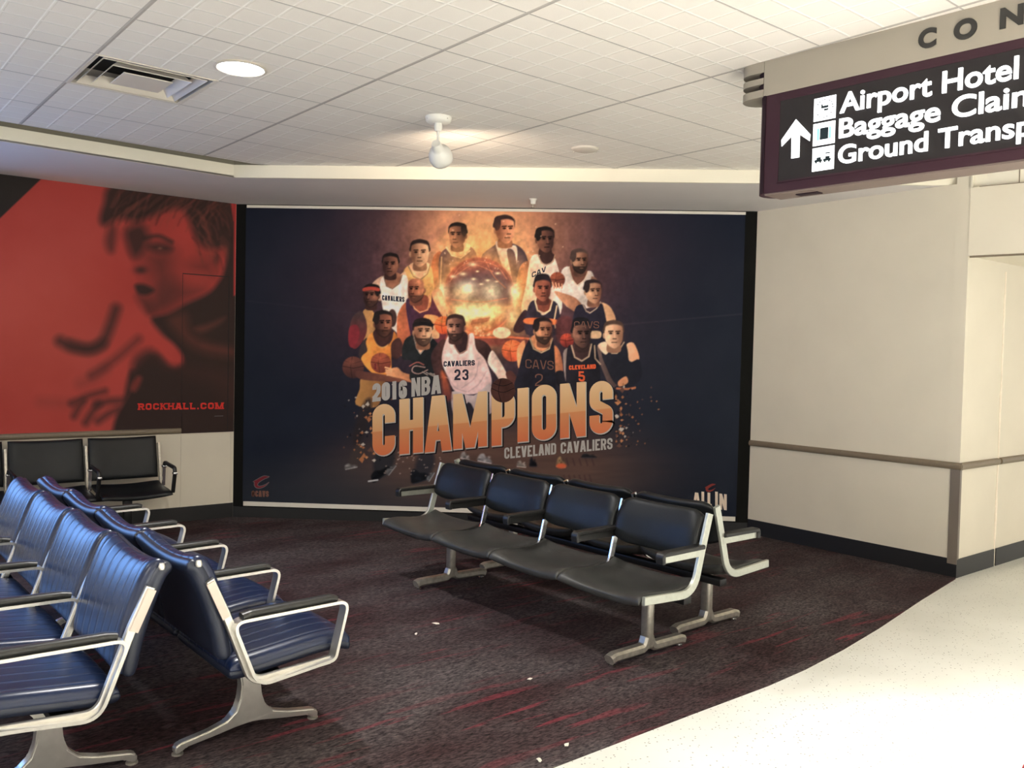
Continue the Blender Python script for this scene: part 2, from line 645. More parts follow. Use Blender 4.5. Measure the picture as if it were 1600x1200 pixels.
def add_pad(bm, path, width, th, nx=18, power=9.0, powl=12.0, warp=None, sag=None, taper=None):
    """upholstered pad: a slab with rounded rim along a (y, z) path (upper side = left of the path)"""
    n = len(path)
    arc = [0.0]
    for a, b in zip(path, path[1:]):
        arc.append(arc[-1] + float(np.linalg.norm(np.array(b) - np.array(a))))
    Ltot = arc[-1]
    # resample densely near the ends
    K = 26
    ls = [(1 - math.cos(math.pi * k / K)) / 2 for k in range(K + 1)]
    pts = []
    for s in ls:
        t = s * Ltot
        k = max(i for i in range(n) if arc[i] <= t + 1e-9)
        k = min(k, n - 2)
        f = (t - arc[k]) / max(arc[k + 1] - arc[k], 1e-9)
        pts.append(np.array(path[k]) * (1 - f) + np.array(path[k + 1]) * f)
    xs = [-math.cos(math.pi * k / nx) for k in range(nx + 1)]
    top, bot = [], []
    for k, p in enumerate(pts):
        t = pts[min(k + 1, K)] - pts[max(k - 1, 0)]
        t = t / np.linalg.norm(t)
        nn = np.array([-t[1], t[0]])
        l = 2 * ls[k] - 1
        rt_, rb_ = [], []
        for x in xs:
            e = (1 - abs(x) ** power) ** 0.5 * (1 - abs(l) ** powl) ** 0.5
            h = th / 2 * e
            off = sag(x, ls[k]) if sag else 0.0
            wd = width * (taper(ls[k]) if taper else 1.0)
            q0, q1 = p + nn * (off + h), p + nn * (off - h)
            a = Vector((x * wd / 2, q0[0], q0[1]))
            b = Vector((x * wd / 2, q1[0], q1[1]))
            if warp:
                a, b = warp(a, x, ls[k]), warp(b, x, ls[k])
            rt_.append(bm.verts.new(a))
            rb_.append(bm.verts.new(b))
        top.append(rt_)
        bot.append(rb_)
    for k in range(K):
        for i in range(nx):
            bm.faces.new((top[k][i], top[k][i + 1], top[k + 1][i + 1], top[k + 1][i]))
            bm.faces.new((bot[k][i], bot[k + 1][i], bot[k + 1][i + 1], bot[k][i + 1]))
    bmesh.ops.remove_doubles(bm, verts=bm.verts, dist=1e-5)


def obj_at(name, me, parent, loc=(0, 0, 0)):
    o = bpy.data.objects.new(name, me)
    COL.objects.link(o)
    o.parent = parent
    o.location = loc
    return o


def mesh_with(bm, name, material, smooth=40):
    me = mesh_from(bm, name, smooth)
    me.materials.append(material)
    return me


# ------------------------------------------------------------------ the room
def struct(name, bm, m, smooth=None):
    return tag(obj(name, bm, m, None, smooth), kind='structure')


bm = bmesh.new()
add_prism(bm, [(-11, -13), (10, -13), (10, 4), (-11, 4)], -0.2, 0.0)
struct('floor', bm, M['terrazzo'])
edge = [uv(3.069, -1.197), uv(3.19, -0.40), uv(3.33, 0.42), uv(3.405, 0.95), uv(3.452, 1.40), uv(3.468, 1.75), uv(3.462, 2.3), uv(3.462, 7.5)]
pl = [CL, CR, KC] + edge + [Vector(CL + LW * 6.0)]
bm = bmesh.new()
add_prism(bm, [Vector(p) for p in pl], 0.0, 0.004)
carpet = struct('floor.001', bm, M['carpet'])

# ceiling plate stops short of the fascia on the left wall side
FC = np.array([-2.544, -1.245])          # plan corner of the fascia
FLd = np.array([-0.7155, -0.6986])
FLn = np.array([0.6986, -0.7155])
fl_end = FC + FLd * 8
g0 = FC + FLn * 0.095 + np.array([0.09, 0.02])


def gridpt(i, j):
    ca, sa = math.cos(GA), math.sin(GA)
    return np.array([GRID0[0] + ca * i * .6096 + sa * j * 1.2192, GRID0[1] - sa * i * .6096 + ca * j * 1.2192])


def plate_with_hole(outer, hole, z):
    bm = bmesh.new()
    es = []
    for loop in (outer, hole):
        vs = [bm.verts.new((p[0], p[1], z)) for p in loop]
        es += [bm.edges.new((vs[k], vs[(k + 1) % len(vs)])) for k in range(len(vs))]
    bmesh.ops.triangle_fill(bm, use_beauty=True, edges=es)
    return bm


vent_hole = [gridpt(-2.02, -0.99), gridpt(-2.98, -0.99), gridpt(-2.98, -0.51), gridpt(-2.02, -0.51)]
bm = plate_with_hole([(10, -1.262), (10, -13), (-11, -13), tuple(fl_end + FLn * 0.095), tuple(g0), (-2.27, -1.248)], vent_hole, CEIL)
struct('ceiling', bm, M['tile'])
bm = plate_with_hole([(10, 4), (10, -13), (-11, -13), (-11, 4)], vent_hole, CEIL + 0.036)
struct('ceiling.001', bm, M['gap'])
# soffit with its upstand
soff = [tuple(FC + FLd * 8), tuple(FC), (2.868, -1.284), tuple(CR[:2]), tuple(CL[:2]), tuple((CL + LW * 8)[:2])]
bm = bmesh.new()
add_prism(bm, [Vector((p[0], p[1], 0)) for p in soff], SOFFIT, SOFFIT + 0.012)
struct('ceiling.002', bm, M['soffit'])
fas = [np.array([*(FC + FLd * 8)]), FC, np.array([2.955, -1.285])]
bm = bmesh.new()
inn = [fas[0] - FLn * .02, FC + np.array([-.008, .02]), fas[2] + np.array([0, .02])]
add_prism(bm, [fas[0], fas[1], inn[1], inn[0]], SOFFIT - 0.001, CEIL - 0.001)
add_prism(bm, [fas[1], fas[2], inn[2], inn[1]], SOFFIT - 0.001, CEIL - 0.001)
struct('trim_1', bm, M['white_trim'])
bm = bmesh.new()
add_prism(bm, [inn[0], inn[1], inn[1] - FLn * .006, inn[0] - FLn * .006], CEIL - 0.003, CEIL + 0.036)
add_prism(bm, [inn[1], inn[2], inn[2] + np.array([0, .006]), inn[1] + np.array([0, .006])], CEIL - 0.003, CEIL + 0.036)
struct('trim_11', bm, M['gap'])

struct('wall_back', slab(CL, (1, 0, 0), (0, -1, 0), 0, CR[0] - CL[0], 0, 3.1, -0.1, 0.0), M['black_wall'])
struct('wall_left', slab(CL, LW, LN, 0, 8, 0, 3.15, -0.1, 0.0), M['wall'])
struct('wall_right', slab(CR, RW, RN, 0, 1.8607, 0, SOFFIT, -0.05, 0.0), M['wall'])
struct('wall_corridor', slab(KC, KW, KN, 0, 5.5, 0, 3.1, -0.1, 0.0), M['wall'])
# base strips
struct('baseboard_back', slab(CL, (1, 0, 0), (0, -1, 0), 0.004, 4.74, 0, 0.10, 0, 0.008), M['base'])
struct('baseboard_left', slab(CL, LW, LN, 0.004, 8, 0, 0.137, 0, 0.008), M['base'])
bm = slab(CR, RW, RN, 0.006, 1.8687, 0, 0.137, 0, 0.008)
struct('baseboard_right', bm, M['base'])
bm = slab(KC, KW, KN, -0.004, 0.640, 0, 0.137, 0, 0.008)
slab(KC, KW, KN, 0.672, 5.5, 0, 0.137, 0, 0.008, bm)
struct('baseboard_corridor', bm, M['base'])


def add_rail(bm, P, W_, n, w0, w1, z, h=0.052, d=0.03):
    prof = []
    for k in range(9):
        a = -math.pi / 2 + math.pi * k / 8
        prof.append((d * (max(0, math.cos(a)) ** 0.6), h / 2 * math.sin(a)))
    prof = [(0, -h / 2)] + prof + [(0, h / 2)]
    P, W_, n = Vector(P), Vector(W_), Vector(n)
    a = [bm.verts.new(P + W_ * w0 + n * t + Vector((0, 0, z + q))) for t, q in prof]
    b = [bm.verts.new(P + W_ * w1 + n * t + Vector((0, 0, z + q))) for t, q in prof]
    for k in range(len(prof)):
        k2 = (k + 1) % len(prof)
        bm.faces.new((a[k], a[k2], b[k2], b[k]))
    bm.faces.new(a[::-1])
    bm.faces.new(b)


bm = bmesh.new()
add_rail(bm, CR, RW, RN, 0.004, 1.885, 0.826)
struct('trim_2', bm, M['rail'], 50)
bm = bmesh.new()
add_rail(bm, KC, KW, KN, -0.02, 0.640, 0.826)
add_rail(bm, KC, KW, KN, 0.672, 5.5, 0.826)
struct('trim_3', bm, M['rail'], 50)
bm = bmesh.new()
add_rail(bm, CL, LW, LN, 0.487, 8.0, 0.826)
struct('trim_4', bm, M['rail'], 50)
# corner guard below the rail
bm = slab(KC, -RW, RN, -0.008, 0.062, 0.10, 0.80, 0.0, 0.010)
slab(KC, KW, KN, -0.010, 0.018, 0.137, 0.80, 0.0, 0.010, bm)
struct('trim_5', bm, M['guard'])
# torn plaster at the joint in the corridor wall
bm = bmesh.new()
zs = np.linspace(0.02, 2.3, 40)
ed0, ed1 = [], []
for z in zs:
    jag = 0.004 * math.sin(z * 9) + random.uniform(-.003, .003)
    drift = 0.02 * max(0, 0.8 - z) - 0.012 * max(0, .2 - z) * 6
    ed0.append((0.646 - drift * 0.6 + jag, z))
    ed1.append((0.664 - drift * 0.6 + random.uniform(-.003, .004) + (0.010 if 0.25 < z < 0.5 else 0), z))
P_, A_, B_ = Vector(KC), Vector(KW), Vector(KN)
f0 = [bm.verts.new(P_ + A_ * w + B_ * 0.005 + Vector((0, 0, z))) for w, z in ed0]
f1 = [bm.verts.new(P_ + A_ * w + B_ * 0.005 + Vector((0, 0, z))) for w, z in ed1]
b0 = [bm.verts.new(v.co - B_ * 0.006) for v in f0]
b1 = [bm.verts.new(v.co - B_ * 0.006) for v in f1]
for k in range(len(zs) - 1):
    bm.faces.new((f0[k], f1[k], f1[k + 1], f0[k + 1]))
    bm.faces.new((f0[k], f0[k + 1], b0[k + 1], b0[k]))
    bm.faces.new((f1[k], f1[k + 1], b1[k + 1], b1[k]))
struct('trim_6', bm, M['patch'])

# bulkhead across the corridor mouth
BD = np.array([math.cos(math.radians(-36)), math.sin(math.radians(-36)), 0])
BN = np.array([BD[1], -BD[0], 0])
BN = BN if BN @ (EYE - KC) > 0 else -BN
bq = [KC + BN * 0.006, KC + BD * 5.0 + BN * 0.006, KC + BD * 5.0 - BN * 4.0 + KW * 2, KC + KW * 5 + KN * 0.002, KC + KN * 0.002]
bm = bmesh.new()
add_prism(bm, [Vector(p) for p in bq], 2.366, 2.86)
struct('wall_bulkhead', bm, M['wall'])
struct('trim_7', slab(KC, BD, BN, 0.012, 5.0, 2.352, 2.366, 0.0, 0.010), M['rail'])
bm = slab(KC, BD, BN, 0.0, 5.0, 2.86, CEIL, -0.05, -0.03)
struct('wall_upper_panel', bm, M['white_trim'])
struct('trim_8', slab(KC, BD, BN, 0.055, 5.0, 2.858, 2.866, -0.05, 0.003), M['rail'])
bm = bmesh.new()
for s_ in (0.30, 0.56, 0.82):
    slab(KC, BD, BN, s_, s_ + 0.006, 2.866, 2.985, -0.03, -0.026, bm)
slab(KC, BD, BN, 0.06, 5.0, 2.978, 2.986, -0.03, -0.022, bm)
struct('trim_9', bm, M['rail'])
# cream post at the wall corner beside the bulkhead
struct('column_corner', slab(KC, KW, KN, 0.0, 0.035, 2.86, CEIL, -0.02, 0.010), M['white_trim'])

# unseen glowing window, added beyond the mural for the blue sheen on seat backs
win = slab(CL, LW, LN, 2.62, 2.68, 0.86, 2.60, 0.0, 0.05)
slab(CL, LW, LN, 5.14, 5.20, 0.86, 2.60, 0.0, 0.05, win)
slab(CL, LW, LN, 3.87, 3.93, 0.92, 2.54, 0.0, 0.05, win)
slab(CL, LW, LN, 2.62, 5.20, 0.86, 0.92, 0.0, 0.06, win)
slab(CL, LW, LN, 2.62, 5.20, 2.54, 2.60, 0.0, 0.05, win)
struct('added_window_1', win, M['black_steel'])
pane = slab(CL, LW, LN, 2.68, 3.87, 0.92, 2.54, 0.004, 0.010)
slab(CL, LW, LN, 3.93, 5.14, 0.92, 2.54, 0.004, 0.010, pane)
struct('added_window_1_pane', pane, M['sheen_glow'])

# concealed door in the left wall, lower leaf and its joints
bm = slab(CL, LW, LN, 0.032, 0.483, 0.137, 0.792, 0.0, 0.006)
tag(obj('door_1', bm, M['wall']), kind='structure')
bm = slab(CL, LW, LN, 0.018, 0.028, 0.137, 0.795, 0.0, 0.004)
struct('trim_10', bm, M['wall'])

# ------------------------------------------------------------------ printing: paint an ink field over the points of a panel


class Ink:
    def __init__(self, X, Y):
        self.X, self.Y = X, Y
        self.C = np.zeros(X.shape + (3,))
        # lookup of the local pixel size is not needed: layout units are about one photo pixel

    def box(self, x0, y0, x1, y1, m):
        i = np.where(((self.X > x0 - m) & (self.X < x1 + m) & (self.Y > y0 - m) & (self.Y < y1 + m)))
        return i

    def put(self, i, a, col):
        if i[0].size == 0:
            return
        a = np.clip(a, 0, 1)[:, None]
        self.C[i] = self.C[i] * (1 - a) + np.asarray(col, float) * a

    def poly(self, pts, col, soft=0.9, curve=True, alpha=1.0, to=None, axis=None, rim=None):
        P = np.array(pts, float)
        if curve:
            n = len(P)
            out = []
            for k in range(n):
                a, b, c, d = P[k - 1], P[k], P[(k + 1) % n], P[(k + 2) % n]
                for t in (0, .25, .5, .75):
                    out.append(0.5 * (2 * b + (c - a) * t + (2 * a - 5 * b + 4 * c - d) * t * t + (3 * b - a - 3 * c + d) * t ** 3))
            P = np.array(out)
        lo, hi = P.min(0), P.max(0)
        i = self.box(lo[0], lo[1], hi[0], hi[1], soft * 2)
        if i[0].size == 0:
            return
        x, y = self.X[i], self.Y[i]
        inside = np.zeros(x.shape, bool)
        dist = np.full(x.shape, 1e9)
        n = len(P)
        for k in range(n):
            (ax, ay), (bx, by) = P[k], P[(k + 1) % n]
            cond = ((ay > y) != (by > y))
            with np.errstate(divide='ignore', invalid='ignore'):
                xi = (bx - ax) * (y - ay) / (by - ay + 1e-12) + ax
            inside ^= cond & (x < xi)
            dx, dy = bx - ax, by - ay
            t = np.clip(((x - ax) * dx + (y - ay) * dy) / (dx * dx + dy * dy + 1e-9), 0, 1)
            dist = np.minimum(dist, (x - ax - t * dx) ** 2 + (y - ay - t * dy) ** 2)
        sd = np.sqrt(dist) * np.where(inside, -1, 1)
        a = alpha * np.clip(0.5 - sd / (2 * soft), 0, 1)
        c = np.broadcast_to(np.asarray(col, float), x.shape + (3,)).copy()
        if to is not None:
            (ax, ay), (bx, by) = axis if axis else ((lo[0], lo[1]), (hi[0], lo[1]))
            t = np.clip(((x - ax) * (bx - ax) + (y - ay) * (by - ay)) / ((bx - ax) ** 2 + (by - ay) ** 2 + 1e-9), 0, 1)[:, None]
            c = c * (1 - t) + np.asarray(to, float) * t
        if rim is not None:
            rc, rw = rim
            k = np.clip(1 + sd / rw, 0, 1)[:, None]
            c = c * (1 - k) + np.asarray(rc, float) * k
        self.put(i, a, c)

    def ell(self, cx, cy, rx, ry, col, rot=0.0, soft=0.9, **kw):
        ca, sa = math.cos(rot), math.sin(rot)
        pts = [(cx + rx * math.cos(t) * ca - ry * math.sin(t) * sa, cy + rx * math.cos(t) * sa + ry * math.sin(t) * ca) for t in np.linspace(0, 2 * math.pi, 25)[:-1]]
        self.poly(pts, col, soft, False, **kw)

    def glow(self, cx, cy, rx, ry, col, a=1.0, rot=0.0, p=1.0):
        m = 3 * max(rx, ry)
        i = self.box(cx, cy, cx, cy, m)
        x, y = self.X[i] - cx, self.Y[i] - cy
        ca, sa = math.cos(rot), math.sin(rot)
        q = ((x * ca + y * sa) / rx) ** 2 + ((-x * sa + y * ca) / ry) ** 2
        self.put(i, a * np.exp(-q ** p), col)

    def line(self, pts, w, col, soft=0.8, alpha=1.0):
        P = np.array(pts, float)
        lo, hi = P.min(0), P.max(0)
        i = self.box(lo[0], lo[1], hi[0], hi[1], w + soft * 2)
        if i[0].size == 0:
            return
        x, y = self.X[i], self.Y[i]
        best = np.full(x.shape, 1e9)
        for (ax, ay), (bx, by) in zip(P, P[1:]):
            dx, dy = bx - ax, by - ay
            t = np.clip(((x - ax) * dx + (y - ay) * dy) / (dx * dx + dy * dy + 1e-9), 0, 1)
            best = np.minimum(best, (x - ax - t * dx) ** 2 + (y - ay - t * dy) ** 2)
        self.put(i, alpha * np.clip(0.5 - (np.sqrt(best) - w / 2) / (2 * soft), 0, 1), col)


def value_noise(X, Y, scale, seed, octaves=4):
    r = np.random.default_rng(seed)
    out = np.zeros(X.shape)
    amp, tot = 1.0, 0.0
    for o in range(octaves):
        g = r.random((64, 64))
        x, y = X / scale, Y / scale
        xi, yi = np.floor(x).astype(int), np.floor(y).astype(int)
        fx, fy = x - xi, y - yi
        fx, fy = fx * fx * (3 - 2 * fx), fy * fy * (3 - 2 * fy)
        a, b = g[xi % 64, yi % 64], g[(xi + 1) % 64, yi % 64]
        c, d = g[xi % 64, (yi + 1) % 64], g[(xi + 1) % 64, (yi + 1) % 64]
        out += amp * ((a * (1 - fx) + b * fx) * (1 - fy) + (c * (1 - fx) + d * fx) * fy)
        tot += amp
        amp *= 0.5
        scale *= 0.5
    return out / tot


def grid_panel(name, P0, A, n, w, z0, z1, nx, nz, depth, paint, material, gain, parent=None):
    """flat printed board: front face a fine grid that carries the ink, with edges and a back"""
    ws, zs = np.linspace(0, w, nx), np.linspace(z0, z1, nz)
    Wg, Zg = np.meshgrid(ws, zs, indexing='ij')
    P = P0[None, None, :] + A[None, None, :] * Wg[..., None] + n[None, None, :] * depth
    P = P.copy()
    P[..., 2] = Zg
    d = P - EYE
    zc = d @ FW
    X, Y = 800 + F_PX * (d @ RT) / zc, 600 - F_PX * (d @ UP) / zc
    ink = Ink(X, Y)
    paint(ink)
    idx = np.arange(nx * nz).reshape(nx, nz)
    q = np.stack([idx[:-1, :-1], idx[1:, :-1], idx[1:, 1:], idx[:-1, 1:]], -1).reshape(-1, 4)
    if np.dot(np.cross(A, np.array([0, 0, 1.0])), n) < 0:
        q = q[:, ::-1]
    verts = P.reshape(-1, 3)
    back = []
    for (a, b) in ((0, 0), (nx - 1, 0), (nx - 1, nz - 1), (0, nz - 1)):
        back.append(P[a, b] - n * (depth - 0.001))
    nb = len(verts)
    allv = np.vstack([verts, np.array(back)])
    faces = q.tolist()
    b0, b1, b2, b3 = nb, nb + 1, nb + 2, nb + 3
    faces += [[b3, b2, b1, b0]]
    faces += [[*idx[::-1, 0].tolist(), b0, b1], [*idx[-1, ::-1].tolist(), b1, b2], [*idx[:, -1].tolist(), b2, b3], [*idx[0, :].tolist(), b3, b0]]
    me = bpy.data.meshes.new(name)
    me.from_pydata(allv.tolist(), [], faces)
    at = me.color_attributes.new('ink', 'FLOAT_COLOR', 'POINT')
    c = np.ones((len(allv), 4))
    c[:nb, :3] = np.clip(lin(np.clip(ink.C, 0, 255)) * gain, 0.0, 0.92).reshape(-1, 3)
    c[nb:, :3] = 0.02
    at.data.foreach_set('color', c.ravel())
    return link(name, me, material, parent)


# ------------------------------------------------------------------ block lettering made of strokes
def _arc(cx, cy, a0, a1, rx=.50, ry=.17, n=7):
    return [(cx + rx * math.cos(math.radians(a0 + (a1 - a0) * k / n)), cy + ry * math.sin(math.radians(a0 + (a1 - a0) * k / n))) for k in range(n + 1)]


_TL, _BL = _arc(.5, .83, 90, 180), _arc(.5, .17, 180, 270)
_BR, _TR = _arc(.5, .17, 270, 360), _arc(.5, .83, 0, 90)
_LOOP = [(.5, 1)] + _TL + _BL + _BR + _TR + [(.5, 1)]
# 'L' marks a straight leg cut level at both ends: x at its foot, x at its head (centre line), foot height, head height
GLYPH = {
    'A': [('L', 0, .42, 0, 1), ('L', 1, .58, 0, 1), [(.2, .24), (.8, .24)]],
    'B': [('L', 0, 0, 0, 1), [(0, 1)] + _arc(.55, .76, 90, -90, .45, .24) + [(0, .52)], [(0, .52)] + _arc(.55, .26, 90, -90, .45, .26) + [(0, 0)]],
    'C': [[(1, .66)] + _TR + _TL + _BL + _BR + [(1, .34)]],
    'D': [[(0, 0), (0, 1)] + _arc(.62, .80, 90, 0, .38, .2) + _arc(.62, .20, 0, -90, .38, .2) + [(0, 0)]],
    'E': [[(1, 1), (0, 1), (0, 0), (1, 0)], [(0, .52), (.82, .52)]],
    'H': [('L', 0, 0, 0, 1), ('L', 1, 1, 0, 1), [(0, .52), (1, .52)]],
    'I': [('L', .5, .5, 0, 1)],
    'K': [('L', 0, 0, 0, 1), ('L', .1, 1, .38, 1), ('L', 1, .42, 0, .56)],
    'L': [[(0, 1), (0, 0), (1, 0)]],
    'M': [('L', 0, 0, 0, 1), ('L', 1, 1, 0, 1), ('L', .5, .0, 0.0, 1), ('L', .5, 1, 0.0, 1)],
    'N': [('L', 0, 0, 0, 1), ('L', 1, 1, 0, 1), ('L', 1, 0, 0, 1)],
    'O': [_LOOP], '0': [_LOOP],
    'P': [('L', 0, 0, 0, 1), [(0, 1)] + _arc(.5, .83, 90, 0, .5, .17) + _arc(.5, .57, 0, -90, .5, .17) + [(0, .40)]],
    'R': [('L', 0, 0, 0, 1), [(0, 1)] + _arc(.5, .85, 90, 0, .5, .15) + _arc(.5, .63, 0, -90, .5, .15) + [(0, .48)], ('L', 1, .58, 0, .5)],
    'S': [[(1, .68)] + _TR + _TL + _arc(.40, .66, 180, 235, .4, .12) + _arc(.60, .34, 55, 0, .4, .12) + [(1, .15)] + _BR[::-1] + _BL[::-1] + [(0, .32)]],
    'V': [('L', .45, 0, 0, 1), ('L', .55, 1, 0, 1)],
    '1': [('L', .5, .5, 0, 1), [(.1, .84), (.5, .96)], [(.05, 0), (.95, 0)]],
    '2': [[(0, .70)] + _TL[::-1] + _TR[::-1] + [(1, .66), (.9, .50), (.05, .14), (0, 0), (1, 0)]],
    '3': [[(0, .74)] + _TL[::-1] + _TR[::-1] + _arc(.5, .68, 0, -90, .5, .15) + [(.4, .53)], [(.4, .53)] + _arc(.5, .35, 90, 0, .5, .18) + [(1, .15)] + _BR[::-1] + _BL[::-1] + [(0, .26)]],
    '5': [[(.95, 1), (0, 1), (0, .58), (.45, .58)] + _arc(.5, .41, 90, 0, .5, .17) + [(1, .15)] + _BR[::-1] + _BL[::-1] + [(0, .26)]],
    '6': [[(1, .74)] + _TR + _TL + _BL + _BR + _arc(.5, .40, 0, 90, .5, .17) + [(.02, .57)]],
    '@': [[(1, .1), (.7, 0), (.3, 0)] + _BL[::-1] + _TL[::-1] + _TR[::-1] + [(1, .35), (.66, .35), (.66, .7), (.4, .7), (.4, .35), (.66, .35)]],
    '.': [('L', .5, .5, 0, .16)],
}


def strip_quads(pts, t):
    """outline of a stroke with mitred joints -> list of quads"""
    Q = [np.array(pts[0], float)]
    for p in pts[1:]:
        if np.linalg.norm(np.array(p) - Q[-1]) > 1e-6:
            Q.append(np.array(p, float))
    P = Q
    n = len(P)
    L_, R_ = [], []
    loop = np.linalg.norm(P[0] - P[-1]) < 1e-6
    for k in range(n):
        a = P[k - 1] if k > 0 else (P[-2] if loop else None)
        c = P[k + 1] if k < n - 1 else (P[1] if loop else None)
        dirs = []
        if a is not None:
            dirs.append((P[k] - a) / (np.linalg.norm(P[k] - a) + 1e-12))
        if c is not None:
            dirs.append((c - P[k]) / (np.linalg.norm(c - P[k]) + 1e-12))
        ns = [np.array([-d[1], d[0]]) for d in dirs]
        m = sum(ns)
        ln = np.linalg.norm(m)
        if ln < 0.2:
            m, s_ = ns[0], 1.0
        else:
            m = m / ln
            s_ = min(1.0 / max(m @ ns[0], 0.25), 1.6)
        L_.append(P[k] + m * t / 2 * s_)
        R_.append(P[k] - m * t / 2 * s_)
    return [(L_[k], L_[k + 1], R_[k + 1], R_[k]) for k in range(n - 1)]


def glyph_quads(ch, x, y, w, h, t, slab_serif=False):
    """(quad, layer) list of one capital in a frame with y up; (x, y) lower left. Strokes that cross lie on separate layers"""
    out = []
    f = lambda p: (x + t / 2 + p[0] * (w - t), y + t / 2 + p[1] * (h - t))
    for lay, st in enumerate(GLYPH[ch]):
        if st[0] == 'L':
            _, xf, xh, zf, zh = st
            y0 = y if zf == 0 else y + t / 2 + zf * (h - t)
            y1 = y + h if zh == 1 else y + t / 2 + zh * (h - t)
            a, b = x + t / 2 + xf * (w - t), x + t / 2 + xh * (w - t)
            tt = t / 2 * (1.0 + .18 * min(1, abs(a - b) / max(h * .3, 1e-6)))
            tt = min(tt, t / 2 * (.8 if ch == 'N' and w < 2.6 * t else 1)) if ch in 'MN' and abs(a - b) > 1e-6 else tt
            quads = [((a - tt, y0), (a + tt, y0), (b + tt, y1), (b - tt, y1))]
        else:
            pts = [f(p) for p in st]
            if np.linalg.norm(np.array(pts[0]) - np.array(pts[-1])) > 1e-6:
                for e, nx_ in ((0, 1), (-1, -2)):
                    d = np.array(pts[e]) - np.array(pts[nx_])
                    d = d / (np.linalg.norm(d) + 1e-9)
                    if st[e][1] in (0, 1) and abs(d[1]) > .9 or ch in 'EL2' and abs(d[0]) > .9 and st[e][0] == 1:
                        pts[e] = tuple(np.array(pts[e]) + d * t / 2)
            quads = strip_quads(pts, t)
        out += [(q, lay) for q in quads]
    if slab_serif:
        lay = len(GLYPH[ch])
        for st in GLYPH[ch]:
            ends = [((st[1], st[3]), (st[2], st[4])), ((st[2], st[4]), (st[1], st[3]))] if st[0] == 'L' else [(st[0], st[1]), (st[-1], st[-2])]
            for end, nxt in ends:
                if end[1] in (0, 1) and abs(end[1] - nxt[1]) > .3 and ch != '.':
                    p = f(end)
                    yy = y if end[1] == 0 else y + h - t * .7
                    out.append((((p[0] - t * .95, yy), (p[0] + t * .95, yy), (p[0] + t * .95, yy + t * .7), (p[0] - t * .95, yy + t * .7)), lay))
                    lay += 1
    return out


def quads_mesh(name, groups, to_world, lift, n, material, parent):
    """printed lettering: a thin film of ink on its panel"""
    bm = bmesh.new()
    for qd, lay in groups:
        vs = [bm.verts.new(Vector(to_world(p[0], p[1])) + Vector(n) * (lift + 0.00010 * lay)) for p in qd]
        fc = bm.faces.new(vs)
        fc.normal_update()
        if fc.normal.dot(Vector(n)) < 0:
            fc.normal_flip()
    me = bpy.data.meshes.new(name)
    bm.to_mesh(me)
    bm.free()
    return link(name, me, material, parent)


def line_text(text, x0, y0, x1, y1, h, t, widths=None, gap=0.14, space=0.5, **kw):
    """capitals set along a baseline from (x0, y0) to (x1, y1) in layout units, y down"""
    narrow = {'I': 0.34, '.': 0.34, '1': 0.8, 'M': 1.35, 'A': 1.08, 'V': 1.05, ' ': space, '@': 1.1, 'L': .9, 'E': .9}
    ws = [narrow.get(c, 1.0) for c in text]
    tot = sum(ws) + gap * (len(text) - 1)
    ln = math.hypot(x1 - x0, y1 - y0)
    unit = ln / tot
    ux, uy = (x1 - x0) / ln, (y1 - y0) / ln
    cur = 0.0
    out = []
    for c, w in zip(text, ws):
        if c != ' ':
            for qd, lay in glyph_quads(c, cur, 0, w * unit if c not in 'I.' else max(w * unit, t), h, t, **kw):
                out.append(([(x0 + ux * p[0], y0 + uy * p[0] - p[1]) for p in qd], lay))
        cur += (w + gap) * unit
    return out


# ------------------------------------------------------------------ the basketball poster
PX0, PX1, PZ0, PZ1, PDEP = -2.891, 1.651, 0.153, 2.872, 0.012
PN = np.array([0, -1.0, 0])


def P_at(x, y):
    return on_plane(x, y, np.array([0, -PDEP, 0]), PN)


GOLD, WHITE, NAVY, BLACKJ = (200, 140, 80), (226, 208, 196), (44, 38, 56), (28, 28, 36)
CREAM = (206, 176, 140)


